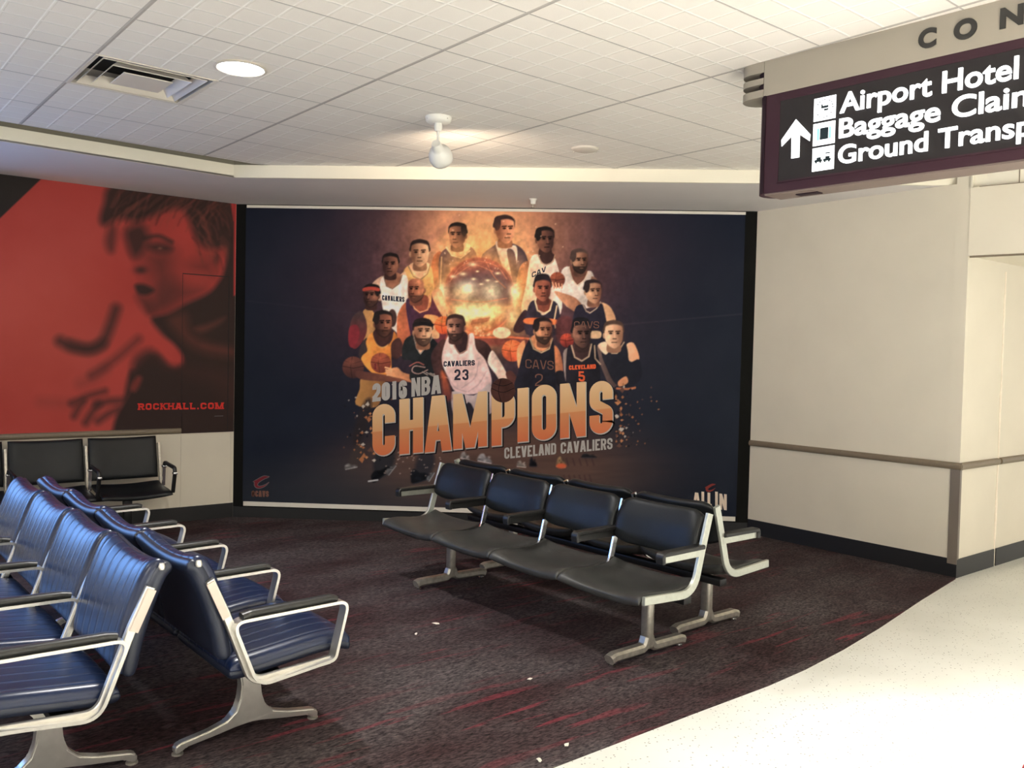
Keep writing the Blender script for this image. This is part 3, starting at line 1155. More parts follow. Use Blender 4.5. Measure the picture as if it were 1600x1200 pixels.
def head(k, cx, cy, h, skin, turn=0.0, hair=(28, 22, 22), beard=0, band=None, bald=False, flat=False, ls=None):
    """small printed head: tone of the skin on the lit and the shaded side, direction it looks, hair"""
    w = 0.70 * h
    ls = ls if ls is not None else (1 if cx < 748 else -1)
    hi, lo = np.array(skin[0], float), np.array(skin[1], float)
    k.poly([(cx - .26 * w, cy + .25 * h), (cx + .26 * w, cy + .25 * h), (cx + .34 * w, cy + .62 * h), (cx - .34 * w, cy + .62 * h)], lo * .75 + hi * .1)
    if abs(turn) < .75:
        for s in (-1, 1):
            if s * turn <= 0.05:
                k.ell(cx + s * .48 * w, cy + .03 * h, .09 * w, .11 * h, hi * .55 + lo * .35)
    if not bald:
        top = -.56 if not flat else -.68
        sd = -turn * .10 * w
        k.poly([(cx - .48 * w + sd, cy - .06 * h), (cx - .50 * w + sd, cy - .30 * h), (cx - .33 * w + sd, cy + (top + .07) * h), (cx + .33 * w + sd, cy + (top + .07) * h),
                (cx + .50 * w + sd, cy - .30 * h), (cx + .48 * w + sd, cy - .06 * h)], hair)
    face = [(cx - .47 * w, cy - .22 * h), (cx - .36 * w, cy - .40 * h), (cx, cy - .47 * h), (cx + .36 * w, cy - .40 * h), (cx + .47 * w, cy - .22 * h),
            (cx + .46 * w, cy + .10 * h), (cx + .36 * w + turn * .05 * w, cy + .32 * h), (cx + turn * .14 * w, cy + .50 * h), (cx - .36 * w + turn * .05 * w, cy + .32 * h), (cx - .46 * w, cy + .10 * h)]
    k.poly(face, lo if ls > 0 else hi, to=hi if ls > 0 else lo, axis=((cx - .5 * w, cy), (cx + .5 * w, cy)))
    if not bald:
        off = turn * .14 * w
        k.poly([(cx - .48 * w, cy - .16 * h), (cx - .47 * w, cy - .38 * h), (cx, cy - .54 * h), (cx + .47 * w, cy - .38 * h), (cx + .48 * w, cy - .16 * h),
                (cx + .40 * w + off * .4, cy - .31 * h), (cx + off, cy - .38 * h), (cx - .40 * w + off * .4, cy - .31 * h)], hair, soft=1.3)
        if turn > .4:
            k.poly([(cx - .52 * w, cy - .40 * h), (cx - .22 * w, cy - .36 * h), (cx - .26 * w, cy - .05 * h), (cx - .48 * w, cy + .02 * h)], hair)
        if turn < -.4:
            k.poly([(cx + .52 * w, cy - .40 * h), (cx + .22 * w, cy - .36 * h), (cx + .26 * w, cy - .05 * h), (cx + .48 * w, cy + .02 * h)], hair)
    else:
        k.glow(cx + ls * .1 * w, cy - .32 * h, .18 * w, .09 * h, hi * 1.12, .7)
    if band:
        k.poly([(cx - .50 * w, cy - .34 * h), (cx, cy - .40 * h), (cx + .50 * w, cy - .34 * h), (cx + .50 * w, cy - .20 * h), (cx, cy - .25 * h), (cx - .50 * w, cy - .20 * h)], band)
    dk = lo * .38
    k.glow(cx - ls * .34 * w, cy + .10 * h, .18 * w, .30 * h, lo * .7, .55)
    for s in (-1, 1):
        k.glow(cx + turn * .20 * w + s * .20 * w, cy - .08 * h, .14 * w, .08 * h, lo * .75, .55)
    fx = cx + turn * .20 * w
    for s in (-1, 1):
        ex = fx + s * .20 * w * (1 - .35 * abs(turn))
        if abs(ex - cx) < .46 * w:
            k.line([(ex - .10 * w, cy - .12 * h), (ex + .10 * w, cy - .13 * h)], .05 * h, dk, .5, .9)
            k.ell(ex, cy - .05 * h, .085 * w, .035 * h, dk * .7, soft=.6)
    nx = fx + turn * .14 * w
    k.line([(fx + turn * .04 * w, cy - .05 * h), (nx, cy + .12 * h)], .05 * h, hi * 1.08 if ls * turn >= 0 else hi * .9, .7, .55)
    k.line([(nx - .09 * w, cy + .15 * h), (nx + .07 * w, cy + .15 * h)], .04 * h, dk, .6, .8)
    if beard:
        k.poly([(cx - .46 * w, cy + .06 * h), (cx - .34 * w, cy + .20 * h), (fx - .16 * w, cy + .22 * h), (fx + .16 * w, cy + .22 * h), (cx + .36 * w, cy + .20 * h), (cx + .46 * w, cy + .06 * h),
                (cx + .38 * w, cy + .36 * h), (cx + turn * .14 * w, cy + .55 * h), (cx - .38 * w, cy + .36 * h)], (30, 22, 22), alpha=beard)
        k.ell(fx, cy + .29 * h, .12 * w, .03 * h, hi * .75, soft=.6)
    k.line([(fx - .13 * w, cy + .28 * h), (fx + .12 * w, cy + .28 * h)], .035 * h, dk, .6, .85)
    k.glow(cx + (ls * .25 + turn * .1) * w, cy + .06 * h, .10 * w, .09 * h, np.minimum(hi * 1.15, 255), .45)


def ball(k, cx, cy, r, col, lo):
    k.ell(cx, cy, r, r, col, to=lo, axis=((cx - .3 * r, cy - r), (cx + .3 * r, cy + r)))
    d = np.array(lo) * .55
    k.line([(cx - r * .95, cy - .1 * r), (cx, cy + .08 * r), (cx + r * .95, cy - .1 * r)], 1.0, d, .5, .8)
    k.line([(cx - .1 * r, cy - r * .95), (cx - .25 * r, cy), (cx - .1 * r, cy + r * .95)], 1.0, d, .5, .6)
    k.line([(cx - .8 * r, cy - .6 * r), (cx, cy - .35 * r), (cx + .8 * r, cy - .6 * r)], .8, d, .5, .5)
    k.glow(cx - .2 * r, cy - .45 * r, .4 * r, .3 * r, np.minimum(np.array(col) * 1.25, 255), .6)


def paint_poster(k):
    X, Y = k.X, k.Y
    n1 = value_noise(X + 40, Y + 10, 130, 3, 5)
    n2 = value_noise(X, Y, 60, 5, 5)
    k.C[...] = (24, 29, 41)
    k.C += ((n2 - .5) * 8)[..., None]
    # smoke and fire behind the group
    def blend(col, a):
        a = np.clip(a, 0, 1)[..., None]
        k.C[...] = k.C * (1 - a) + np.array(col, float) * a
    r1 = ((X - 752) / 250) ** 2 + ((Y - 430) / 190) ** 2
    blend((70, 46, 54), 1.25 * np.exp(-r1 * 1.3) * (0.35 + 1.2 * n1))
    r2 = ((X - 765) / 120) ** 2 + ((Y - 350) / 105) ** 2
    blend((176, 118, 92), 1.3 * np.exp(-r2) * (0.5 + .9 * n1))
    r3 = ((X - 755) / 70) ** 2 + ((Y - 395) / 70) ** 2
    blend((240, 176, 120), 1.1 * np.exp(-r3))
    ray = np.exp(-(((X - 690) * .8 + (Y - 360) * 1.0) / 9) ** 2) * (X < 730) * (X > 600)
    blend((150, 96, 86), .35 * ray * np.exp(-((X - 690) / 60) ** 2))
    k.line([(880, 515), (1168, 490)], 1.2, (70, 62, 72), 1.5, .45)
    k.line([(386, 470), (560, 490)], 1.0, (52, 50, 62), 1.5, .4)
    # hardwood court at the bottom
    rc = ((X - 770) / 235) ** 2 + ((Y - 735) / 75) ** 2
    grain = 0.85 + .3 * value_noise(X * .35, Y * 3, 26, 9, 3)
    a = np.clip(1.25 * np.exp(-rc ** 1.6), 0, 1) * (Y > 560)
    k.C[...] = k.C * (1 - a[..., None] * .9) + (np.array((88, 64, 56)) * grain[..., None]) * a[..., None] * .9
    bl = np.clip((Y - 700) / 60, 0, 1) * np.exp(-((X - 620) / 330) ** 2)
    blend((52, 53, 56), .7 * bl * (1 - .5 * np.exp(-rc)))
    for (x, y, w) in ((905, 722, 60), (905, 748, 48), (640, 700, 40)):
        for q in range(6):
            k.line([(x + q * w / 6 - w / 2, y - 5), (x + q * w / 6 - w / 2 + 3, y + 5)], 2.2, (58, 40, 42), 1.0, .6)
    DK = ((150, 98, 76), (58, 36, 36))
    DK2 = ((178, 118, 86), (70, 42, 38))
    MD = ((214, 150, 112), (112, 64, 50))
    LT = ((226, 176, 138), (134, 88, 68))
    # back row
    k.poly([(677, 402), (690, 394), (694, 430), (690, 470), (680, 505), (668, 480), (672, 430)], (196, 104, 62), to=(120, 60, 46))
    k.poly([(686, 404), (698, 388), (714, 394), (732, 385), (744, 396), (748, 430), (720, 470), (700, 520), (682, 500), (686, 450)], (48, 40, 58), to=(70, 48, 58))
    k.poly([(698, 386), (707, 398), (720, 401), (732, 392), (734, 382), (716, 378)], MD[0], to=(244, 206, 150))
    k.line([(697, 386), (706, 399), (720, 403), (734, 392)], 2.2, (226, 196, 150))
    k.line([(690, 402), (688, 450), (683, 495)], 2, (210, 170, 130))
    head(k, 714.5, 368, 39, DK2, -.45, ls=-1)
    k.poly([(752, 402), (770, 385), (784, 378), (800, 380), (815, 388), (824, 404), (830, 440), (800, 452), (765, 430)], (58, 48, 68), to=(40, 34, 52))
    k.poly([(774, 378), (789, 386), (806, 384), (808, 405), (803, 432), (797, 444), (786, 420)], (238, 214, 200))
    k.poly([(792, 392), (799, 389), (805, 398), (808, 425), (802, 440), (797, 420)], (44, 36, 56))
    head(k, 789, 359, 44, ((222, 152, 116), (146, 84, 62)), .62, hair=(46, 32, 32), ls=1)
    k.poly([(630, 426), (641, 414), (668, 414), (676, 426), (676, 470), (642, 474), (636, 446)], (198, 146, 92), to=(222, 168, 104))
    k.poly([(640, 414), (648, 430), (657, 435), (668, 426), (671, 412), (655, 408)], (222, 166, 130), to=(240, 190, 150))
    k.line([(638, 416), (646, 432), (657, 437), (668, 428), (672, 414)], 1.6, (128, 104, 80))
    k.poly([(622, 438), (632, 424), (637, 440), (632, 452)], LT[0])
    head(k, 656, 396, 42, LT, -.05, hair=(36, 26, 26))
    k.poly([(581, 444), (600, 431), (606, 450), (596, 470), (584, 462)], (196, 156, 132))
    k.poly([(594, 440), (602, 432), (613, 446), (627, 430), (637, 436), (637, 475), (634, 525), (606, 505), (596, 470)], WHITE, to=(240, 222, 208))
    k.poly([(601, 432), (604, 446), (613, 450), (624, 442), (627, 430), (613, 424)], DK[0])
    k.line([(600, 432), (604, 447), (613, 451), (624, 443), (628, 430)], 1.8, (126, 98, 80))
    head(k, 610, 414, 36, DK, -.2)
    k.ell(613, 497, 7, 14, (66, 46, 44))
    k.poly([(812, 418), (824, 408), (830, 424), (822, 445), (812, 470), (803, 478), (806, 446)], (206, 128, 86), to=(104, 58, 48), axis=((806, 440), (830, 440)))
    k.poly([(829, 404), (842, 398), (852, 412), (864, 402), (870, 412), (876, 440), (876, 490), (845, 500), (815, 490), (822, 445)], (246, 212, 184), to=(218, 196, 182))
    k.poly([(842, 398), (846, 409), (854, 413), (863, 408), (866, 398), (854, 392)], DK[1])
    k.line([(841, 398), (846, 411), (854, 414), (864, 409), (867, 399)], 1.4, (170, 130, 104))
    head(k, 852, 375, 40, DK, .45)
    k.poly([(876, 428), (890, 417), (903, 446), (918, 424), (928, 432), (930, 475), (902, 482), (882, 474)], WHITE, to=(196, 178, 168))
    k.poly([(890, 417), (895, 436), (902, 445), (912, 437), (918, 424), (905, 416)], (110, 70, 58))
    k.line([(889, 417), (894, 437), (902, 446), (913, 438), (919, 424)], 1.4, (214, 186, 160))
    k.poly([(924, 432), (937, 442), (938, 462), (926, 456)], (132, 92, 74))
    head(k, 906, 408, 37, ((196, 146, 116), (92, 58, 48)), .5, hair=(70, 54, 50), beard=.85)
    k.poly([(880, 458), (900, 466), (912, 482), (905, 490), (885, 478), (866, 456)], (196, 138, 106), to=(150, 98, 76))
    ball(k, 871, 437, 12, (160, 84, 60), (90, 48, 42))
    for q in range(4):
        k.line([(866 + q * 4, 450), (863 + q * 5, 441 + q)], 2.2, (196, 138, 108), .6)
    # trophy globe
    k.glow(748, 462, 86, 84, (255, 178, 104), .85, p=2)
    cx, cy, R = 748.5, 463.0, 57.0
    k.ell(cx, cy, R, R + 4, (176, 96, 72), to=(190, 106, 66), axis=((cx, cy - R), (cx, cy + R)))
    k.ell(cx + 3, cy - 12, R * .80, R * .56, (112, 72, 70), soft=12, alpha=.9)
    k.poly([(704, 446), (730, 430), (775, 424), (797, 440), (799, 468), (770, 472), (730, 470), (706, 474)], (84, 60, 64), soft=9, alpha=.75)
    k.glow(746, 490, 46, 20, (255, 222, 138), 1.0, p=1.6)
    k.glow(742, 488, 30, 12, (255, 248, 190), .95)
    k.glow(728, 452, 15, 12, (255, 252, 226), 1.0)
    k.glow(722, 458, 22, 14, (255, 206, 130), .55)
    k.glow(768, 455, 12, 11, (255, 252, 240), 1.0)
    k.glow(768, 455, 20, 17, (255, 214, 150), .55)
    for pts in ([(703, 440), (720, 416), (748, 408), (776, 416), (792, 436)], [(712, 430), (740, 414), (770, 424)], [(760, 410), (772, 432), (790, 450)], [(706, 468), (750, 472), (792, 466)]):
        k.line(smooth_path(pts, 5), 1.4, (216, 130, 92), .8, .7)
    k.poly([(697, 486), (704, 500), (722, 516), (738, 522), (726, 510), (712, 496), (706, 484)], (176, 92, 66), soft=3, alpha=.75)
    k.poly([(800, 486), (794, 502), (778, 516), (762, 523), (774, 510), (786, 498), (792, 484)], (166, 84, 62), soft=3, alpha=.8)
    k.line([(cx + (R - 2) * math.cos(a), cy + (R + 2) * math.sin(a)) for a in np.linspace(.1, math.pi - .1, 24)], 2.6, (226, 132, 86), 1.2, .8)
    for (x, y, s) in ((738, 413, 4), (723, 428, 3.5), (708, 432, 3), (778, 427, 2.5), (762, 438, 2.2), (740, 436, 2.6), (752, 444, 2), (776, 440, 1.8), (746, 424, 1.6)):
        k.glow(x, y, s * 1.6, s * .8, (255, 226, 180), .9)
    for a in np.linspace(0, 2 * math.pi, 120):
        k.glow(cx + (R + .5) * math.cos(a), cy + (R + 4) * math.sin(a), 3.4, 3.4, (240, 140, 92), .16)
    k.poly([(737, 500), (750, 496), (763, 495), (764, 502), (752, 508), (734, 511)], (186, 104, 66), soft=2.5, alpha=.7)
    k.poly([(768, 505), (783, 490), (786, 494), (773, 510)], (170, 92, 60), soft=3, alpha=.6)
    for q in range(14):
        k.line([(736 + q * 2, 507 - q * .4), (739 + q * 2, 500 - q * .3)], .8, (130, 50, 42), .6, .6)
    for x in (691.5, 803.5):
        k.glow(x, 456, 7.5, 11, (255, 236, 190), 1.0)
        k.glow(x, 470, 7, 24, (255, 214, 150), .55)
    k.glow(700, 500, 20, 10, (255, 226, 160), .8, rot=.8)
    k.glow(800, 495, 13, 16, (255, 220, 160), .7, rot=-.6)
    k.poly([(700, 515), (740, 524), (800, 526), (830, 530), (828, 545), (770, 540), (740, 545), (700, 540)], (160, 76, 58), soft=3, to=(110, 60, 56))
    k.line([(742, 527), (800, 527), (845, 531)], 3.0, (214, 110, 72), .8)
    k.ell(784, 520, 14, 9, (250, 214, 170))
    for q in range(26):
        k.glow(random.uniform(742, 766), random.uniform(510, 526), 1.6, 1.6, (250, 190, 140), .7)
    # second row
    k.poly([(566, 490), (578, 482), (592, 498), (602, 490), (606, 545), (580, 552), (568, 530)], (176, 128, 82), to=(206, 148, 92))
    k.poly([(552, 494), (565, 486), (573, 505), (571, 525), (556, 545), (545, 535), (546, 512)], (70, 54, 54), to=(110, 44, 48), axis=((555, 490), (555, 540)))
    k.poly([(546, 512), (558, 508), (562, 524), (553, 542), (545, 538)], (120, 42, 50))
    head(k, 580, 462, 35, DK, -.6, band=(168, 66, 54), beard=.6)
    k.poly([(622, 490), (636, 472), (646, 500), (642, 535), (640, 560), (622, 550), (620, 515)], (200, 112, 74), to=(150, 78, 60))
    k.poly([(634, 474), (642, 466), (655, 486), (672, 480), (676, 456), (690, 478), (700, 500), (690, 540), (650, 545), (640, 515)], (58, 38, 58), to=(110, 52, 56))
    k.poly([(674, 458), (688, 452), (694, 470), (698, 500), (686, 486)], (246, 170, 120))
    k.line([(641, 466), (648, 482), (656, 488), (668, 484), (671, 462)], 2.4, (226, 150, 110))
    k.poly([(642, 468), (650, 482), (657, 486), (667, 482), (669, 464), (655, 460)], (150, 78, 60))
    head(k, 650, 453, 38, ((212, 136, 98), (126, 70, 56)), -.62, bald=True, beard=.55, ls=1)
    k.poly([(664, 492), (684, 494), (686, 505), (664, 504)], (236, 150, 96))
    k.poly([(668, 510), (682, 510), (686, 528), (668, 526)], (232, 170, 124))
    ball(k, 693, 508, 14, (246, 128, 72), (210, 80, 48))
    k.poly([(820, 484), (828, 494), (826, 508), (812, 520), (802, 516), (808, 500)], (74, 42, 44), to=(44, 32, 40))
    k.poly([(838, 470), (826, 478), (822, 522), (872, 522), (873, 480), (862, 470), (858, 486), (846, 492)], (54, 44, 56), to=(40, 36, 46))
    k.poly([(838, 470), (842, 484), (850, 488), (858, 484), (862, 470), (850, 464)], (126, 66, 52))
    k.line([(836, 470), (840, 485), (850, 490), (859, 485), (863, 470)], 2.4, (222, 186, 148))
    k.line([(870, 478), (866, 500), (868, 512)], 2.2, (200, 168, 134))
    k.poly([(823, 497), (868, 499), (868, 507), (823, 506)], (232, 112, 66))
    head(k, 848, 452, 38, ((206, 122, 92), (92, 48, 42)), .15, hair=(34, 28, 32), flat=True, ls=-1)
    k.poly([(870, 500), (892, 496), (895, 530), (872, 535)], (84, 46, 48), soft=2)
    ball(k, 886, 532, 11, (190, 76, 56), (104, 40, 40))
    k.poly([(936, 474), (952, 478), (962, 498), (958, 512), (944, 500)], (214, 168, 128), to=(170, 124, 94))
    k.poly([(898, 484), (912, 476), (920, 488), (938, 474), (944, 484), (950, 520), (948, 545), (898, 532)], (40, 36, 50), to=(32, 30, 42))
    k.line([(911, 476), (916, 486), (922, 489), (932, 482), (938, 472)], 1.8, (170, 146, 130))
    head(k, 927, 456, 37, ((228, 178, 140), (128, 82, 66)), .6, hair=(44, 32, 34), ls=-1)
    k.poly([(922, 518), (938, 518), (938, 528), (922, 528)], (206, 168, 132))
    # front row
    k.poly([(562, 545), (572, 528), (578, 540), (572, 556), (562, 560)], (58, 48, 50))
    k.poly([(572, 533), (583, 519), (588, 538), (600, 544), (612, 532), (616, 518), (624, 540), (612, 552), (610, 590), (586, 586), (566, 566), (566, 556), (574, 548)], (226, 146, 72), to=(196, 118, 58))
    k.poly([(583, 519), (588, 536), (598, 542), (609, 534), (612, 516), (598, 510)], (62, 40, 40))
    head(k, 599, 506, 40, ((172, 108, 82), (66, 40, 38)), .45, hair=(30, 25, 26), beard=.5, ls=1)
    k.poly([(612, 536), (624, 528), (630, 545), (622, 560), (612, 556)], (70, 44, 42))
    k.poly([(566, 590), (600, 592), (598, 612), (588, 636), (556, 632), (562, 608)], (168, 122, 72), to=(120, 82, 52))
    ball(k, 552, 574, 17, (112, 66, 56), (56, 36, 36))
    k.poly([(556, 580), (580, 582), (620, 588), (650, 586), (648, 596), (600, 596), (562, 592)], (80, 50, 46), to=(128, 76, 58))
    ball(k, 595, 567, 16, (158, 82, 60), (100, 50, 42))
    k.poly([(602, 580), (620, 574), (630, 582), (655, 590), (655, 602), (628, 592), (610, 588)], (206, 146, 104), to=(160, 98, 70))
    for q in range(4):
        k.line([(612, 577 + q * 3), (602 + q, 574 + q * 4)], 2.4, (214, 150, 110), .6)
    k.poly([(632, 532), (648, 524), (656, 544), (674, 528), (690, 546), (696, 560), (692, 590), (662, 602), (640, 592), (644, 565), (628, 560)], (36, 38, 40), to=(26, 28, 32))
    k.poly([(647, 522), (652, 542), (657, 552), (668, 536), (674, 526), (660, 520)], (222, 170, 136))
    k.line([(646, 524), (651, 544), (657, 553), (669, 538), (676, 527)], 1.4, (150, 140, 134))
    k.line(smooth_path([(640, 572), (652, 566), (662, 570)], 4), 1.6, (170, 96, 88))
    k.line(smooth_path([(664, 574), (648, 572), (644, 580), (654, 584), (668, 578)], 4), 1.4, (188, 150, 140))
    head(k, 661, 519, 42, ((232, 180, 142), (150, 98, 76)), .2, hair=(38, 30, 30), beard=.7, band=(26, 24, 26), ls=1)
    for q in range(5):
        k.line([(660 + q * 6, 581 + q), (668 + q * 9, 586 + q * 1.5)], 1.6, (150, 134, 126), .6)
    k.poly([(676, 548), (692, 530), (700, 540), (694, 562), (690, 590), (682, 590), (674, 566)], (54, 36, 38), to=(84, 54, 50))
    k.poly([(738, 530), (758, 534), (768, 548), (764, 562), (752, 560), (742, 548)], (74, 48, 44), to=(48, 32, 34))
    k.poly([(690, 560), (700, 524), (708, 522), (710, 540), (718, 553), (730, 545), (732, 524), (740, 522), (744, 545), (758, 562), (768, 592), (764, 606), (740, 616), (712, 612), (700, 590)], (236, 196, 184), to=(204, 172, 172), axis=((720, 520), (730, 615)))
    k.poly([(709, 524), (711, 540), (718, 551), (728, 546), (731, 524), (720, 516)], (50, 34, 36))
    k.line([(708, 523), (710, 541), (718, 553), (729, 547), (733, 524)], 1.4, (150, 116, 104))
    k.poly([(706, 612), (740, 618), (766, 600), (772, 640), (748, 650), (732, 628), (712, 656)], (196, 176, 176), to=(140, 124, 126), axis=((730, 600), (735, 650)))
    for pts in ([(748, 565), (742, 590), (722, 606)], [(760, 580), (748, 600), (732, 612)], [(700, 590), (712, 606), (728, 612)]):
        k.line(smooth_path(pts, 4), 1.8, (168, 136, 138), 1.2, .7)
    k.poly([(762, 566), (768, 548), (776, 556), (790, 580), (796, 596), (784, 598), (774, 584)], (240, 212, 198), to=(206, 168, 152))
    k.poly([(690, 580), (698, 590), (706, 622), (694, 626), (690, 600)], (190, 92, 58), soft=3, to=(90, 50, 50), axis=((695, 580), (695, 626)))
    head(k, 711.5, 512, 40, ((196, 138, 112), (60, 38, 38)), -.25, hair=(52, 36, 34), beard=.75, ls=-1)
    ball(k, 786, 610, 19, (92, 56, 48), (34, 26, 30))
    ball(k, 801, 548, 17, (230, 118, 70), (196, 82, 54))
    k.poly([(790, 585), (800, 580), (812, 600), (804, 612)], (80, 48, 44))
    k.poly([(866, 540), (874, 548), (879, 568), (879, 582), (868, 584), (866, 560)], (200, 124, 84), to=(150, 90, 66))
    k.poly([(868, 582), (880, 580), (888, 596), (880, 604), (870, 600)], (28, 26, 34))
    k.poly([(808, 545), (820, 532), (818, 560), (810, 575)], (226, 150, 104))
    k.poly([(818, 548), (826, 532), (830, 528), (836, 544), (846, 550), (858, 544), (862, 528), (866, 545), (868, 600), (864, 612), (806, 612), (810, 580)], (34, 32, 42), to=(26, 26, 36))
    k.poly([(829, 528), (835, 543), (846, 549), (857, 543), (861, 527), (845, 520)], (196, 130, 92))
    k.line([(828, 529), (834, 545), (846, 551), (858, 545), (863, 529)], 2.2, (176, 146, 116))
    head(k, 849, 517, 40, ((214, 152, 114), (110, 66, 52)), .55, hair=(34, 26, 28), beard=.8, ls=-1)
    k.poly([(880, 552), (890, 545), (892, 570), (884, 595)], (150, 132, 126))
    k.poly([(934, 540), (950, 550), (962, 572), (968, 596), (955, 606), (944, 585), (936, 562)], (104, 84, 80), to=(66, 52, 52))
    k.poly([(886, 548), (894, 540), (899, 558), (910, 564), (921, 556), (925, 538), (930, 540), (936, 565), (934, 606), (888, 606)], (36, 32, 40), to=(26, 26, 34))
    k.poly([(894, 540), (899, 556), (909, 562), (919, 555), (923, 538), (908, 534)], (62, 42, 42))
    k.line([(893, 540), (898, 558), (909, 564), (920, 557), (924, 538)], 2.4, (176, 148, 124))
    k.line([(929, 540), (930, 560), (938, 569)], 2.0, (176, 148, 124))
    head(k, 909, 523, 42, ((146, 100, 82), (48, 34, 36)), .4, hair=(26, 24, 28), flat=True, beard=.3, ls=-1)
    k.poly([(978, 540), (990, 536), (999, 558), (994, 566), (982, 562)], (226, 176, 140), to=(200, 136, 104))
    k.poly([(940, 552), (950, 540), (958, 552), (968, 548), (976, 534), (981, 548), (984, 566), (999, 562), (1002, 590), (985, 604), (962, 600), (948, 575)], (34, 33, 42), to=(24, 26, 36))
    k.poly([(934, 540), (946, 534), (952, 545), (946, 554)], (220, 184, 156))
    k.line([(950, 541), (956, 552), (964, 552), (975, 535)], 2.0, (170, 144, 120))
    k.poly([(966, 596), (978, 588), (981, 598), (968, 604)], (190, 130, 96))
    k.line([(964, 607), (980, 608), (992, 606)], 3, (176, 104, 70), 1.0)
    head(k, 959, 523, 43, ((234, 190, 156), (150, 104, 82)), .15, hair=(72, 54, 46), ls=-1)
    # legs and shoes on the court
    for (x, y, w_, h_, c) in ((566, 660, 10, 40, (40, 34, 36)), (556, 715, 9, 24, (60, 52, 50)), (600, 720, 16, 26, (32, 34, 40)), (664, 725, 14, 24, (34, 36, 44))):
        k.ell(x, y, w_, h_, c, rot=.3, soft=3, alpha=.8)
    for (x, y, w_, h_, c, r_) in ((548, 728, 12, 5, (150, 146, 146), -.2), (594, 738, 22, 9, (24, 26, 32), -.7), (610, 733, 12, 5, (128, 128, 130), -.9), (655, 742, 18, 14, (30, 33, 42), -.3), (672, 744, 10, 4, (130, 134, 140), -1.0),
                                  (727, 712, 9, 7, (176, 168, 168), .2), (758, 716, 14, 8, (186, 180, 184), .2), (815, 725, 9, 6, (176, 164, 158), .1), (833, 722, 7, 9, (34, 34, 44), 0), (877, 722, 9, 10, (190, 154, 116), .1), (920, 712, 14, 4, (38, 40, 48), 0)):
        ca_, sa_ = math.cos(r_), math.sin(r_)
        shoe = [(-1, .2), (-.8, -.7), (-.3, -1.0), (.1, -.3), (.7, 0), (1, .5), (.9, .9), (-.9, .9)]
        tr = lambda p: (x + p[0] * w_ * .8 * ca_ - p[1] * h_ * .8 * sa_, y + p[0] * w_ * .8 * sa_ + p[1] * h_ * .8 * ca_)
        cc = np.array(c) * .8
        k.poly([tr(p) for p in shoe], cc, soft=1.4, to=cc * .6, axis=(tr((0, -1)), tr((0, 1))))
        for q in range(5):
            px_, py_ = tr((random.uniform(-.8, .8), random.uniform(-.6, .7)))
            k.glow(px_, py_, w_ * .18, h_ * .22, cc * random.choice((.45, 1.25)), .6)
        k.line([tr((-.9, .95)), tr((.95, .95))], 1.4, np.minimum(cc * 1.5, 235), .8, .7)
    k.line([(576, 752), (590, 750)], 2.4, (170, 170, 172), .8)
    k.ell(877, 728, 8, 4, (180, 84, 56), soft=1.5)
    # grain and folds of the printed photographs
    m_ = np.exp(-((X - 762) / 235) ** 4 - ((Y - 480) / 150) ** 4)
    fold = (value_noise(X * 1.0, Y * .7, 15, 31, 3) - .5) * .42 + (value_noise(X, Y, 5, 33, 2) - .5) * .30
    k.C *= (1 + m_ * fold)[..., None]
    # flying fragments at both ends of the big word
    for q in range(150):
        side = random.random() < .5
        if side:
            x, y = random.gauss(572, 16), random.uniform(620, 720)
        else:
            x, y = 962 + abs(random.gauss(0, 22)), random.uniform(600, 700)
        s = random.uniform(.8, 2.6) if abs(x - (575 if side else 962)) > 12 else random.uniform(1.5, 5)
        c = random.choice([(150, 96, 64), (176, 118, 80), (170, 160, 150), (90, 62, 54), (24, 24, 32)])
        k.poly([(x + s * random.uniform(.4, 1.2) * math.cos(t), y + s * random.uniform(.4, 1.2) * math.sin(t)) for t in (0, 1.6, 3.1, 4.7)], c, .7, False)
    for q in range(40):
        k.glow(random.uniform(600, 700), random.uniform(700, 745), 1.2, 1.0, (170, 150, 140), .7)
    for q in range(30):
        k.glow(random.uniform(690, 880), random.uniform(335, 420), 1.0, 1.0, (246, 206, 170), .6)


M['poster_print'] = print_material('poster_print', 0.42)
M['mural_print'] = print_material('mural_print', 0.6)


def gold_material():
    """letters that run from cream at the top to orange below a slanting tone step"""
    m = bpy.data.materials.new('cream_to_orange_ink')
    nt, N, L, b = nodes_of(m)
    mth = math_builder(N, L)
    tc = N.new('ShaderNodeTexCoord')
    sep = N.new('ShaderNodeSeparateXYZ')
    L.new(tc.outputs['Object'], sep.inputs[0])
    q0, q1 = P_at(582, 713), P_at(957, 676)
    sl = (q1[2] - q0[2]) / (q1[0] - q0[0])
    base = mth('SUBTRACT', mth('SUBTRACT', sep.outputs['Z'], float(q0[2])), mth('MULTIPLY', mth('SUBTRACT', sep.outputs['X'], float(q0[0])), float(sl)))
    t = mth('DIVIDE', base, 0.47)
    r = N.new('ShaderNodeValToRGB')
    e = r.color_ramp.elements
    e[0].position, e[0].color = 0.0, (*lin((206, 104, 56)), 1)
    e[1].position, e[1].color = 0.40, (*lin((204, 128, 76)), 1)
    for p, c in ((0.47, (206, 132, 78)), (0.485, (214, 158, 106)), (0.75, (216, 172, 122)), (1.0, (222, 184, 138))):
        x = e.new(p)
        x.color = (*lin(c), 1)
    L.new(t, r.inputs['Fac'])
    L.new(r.outputs['Color'], b.inputs['Base Color'])
    b.inputs['Roughness'].default_value = 0.5
    return m


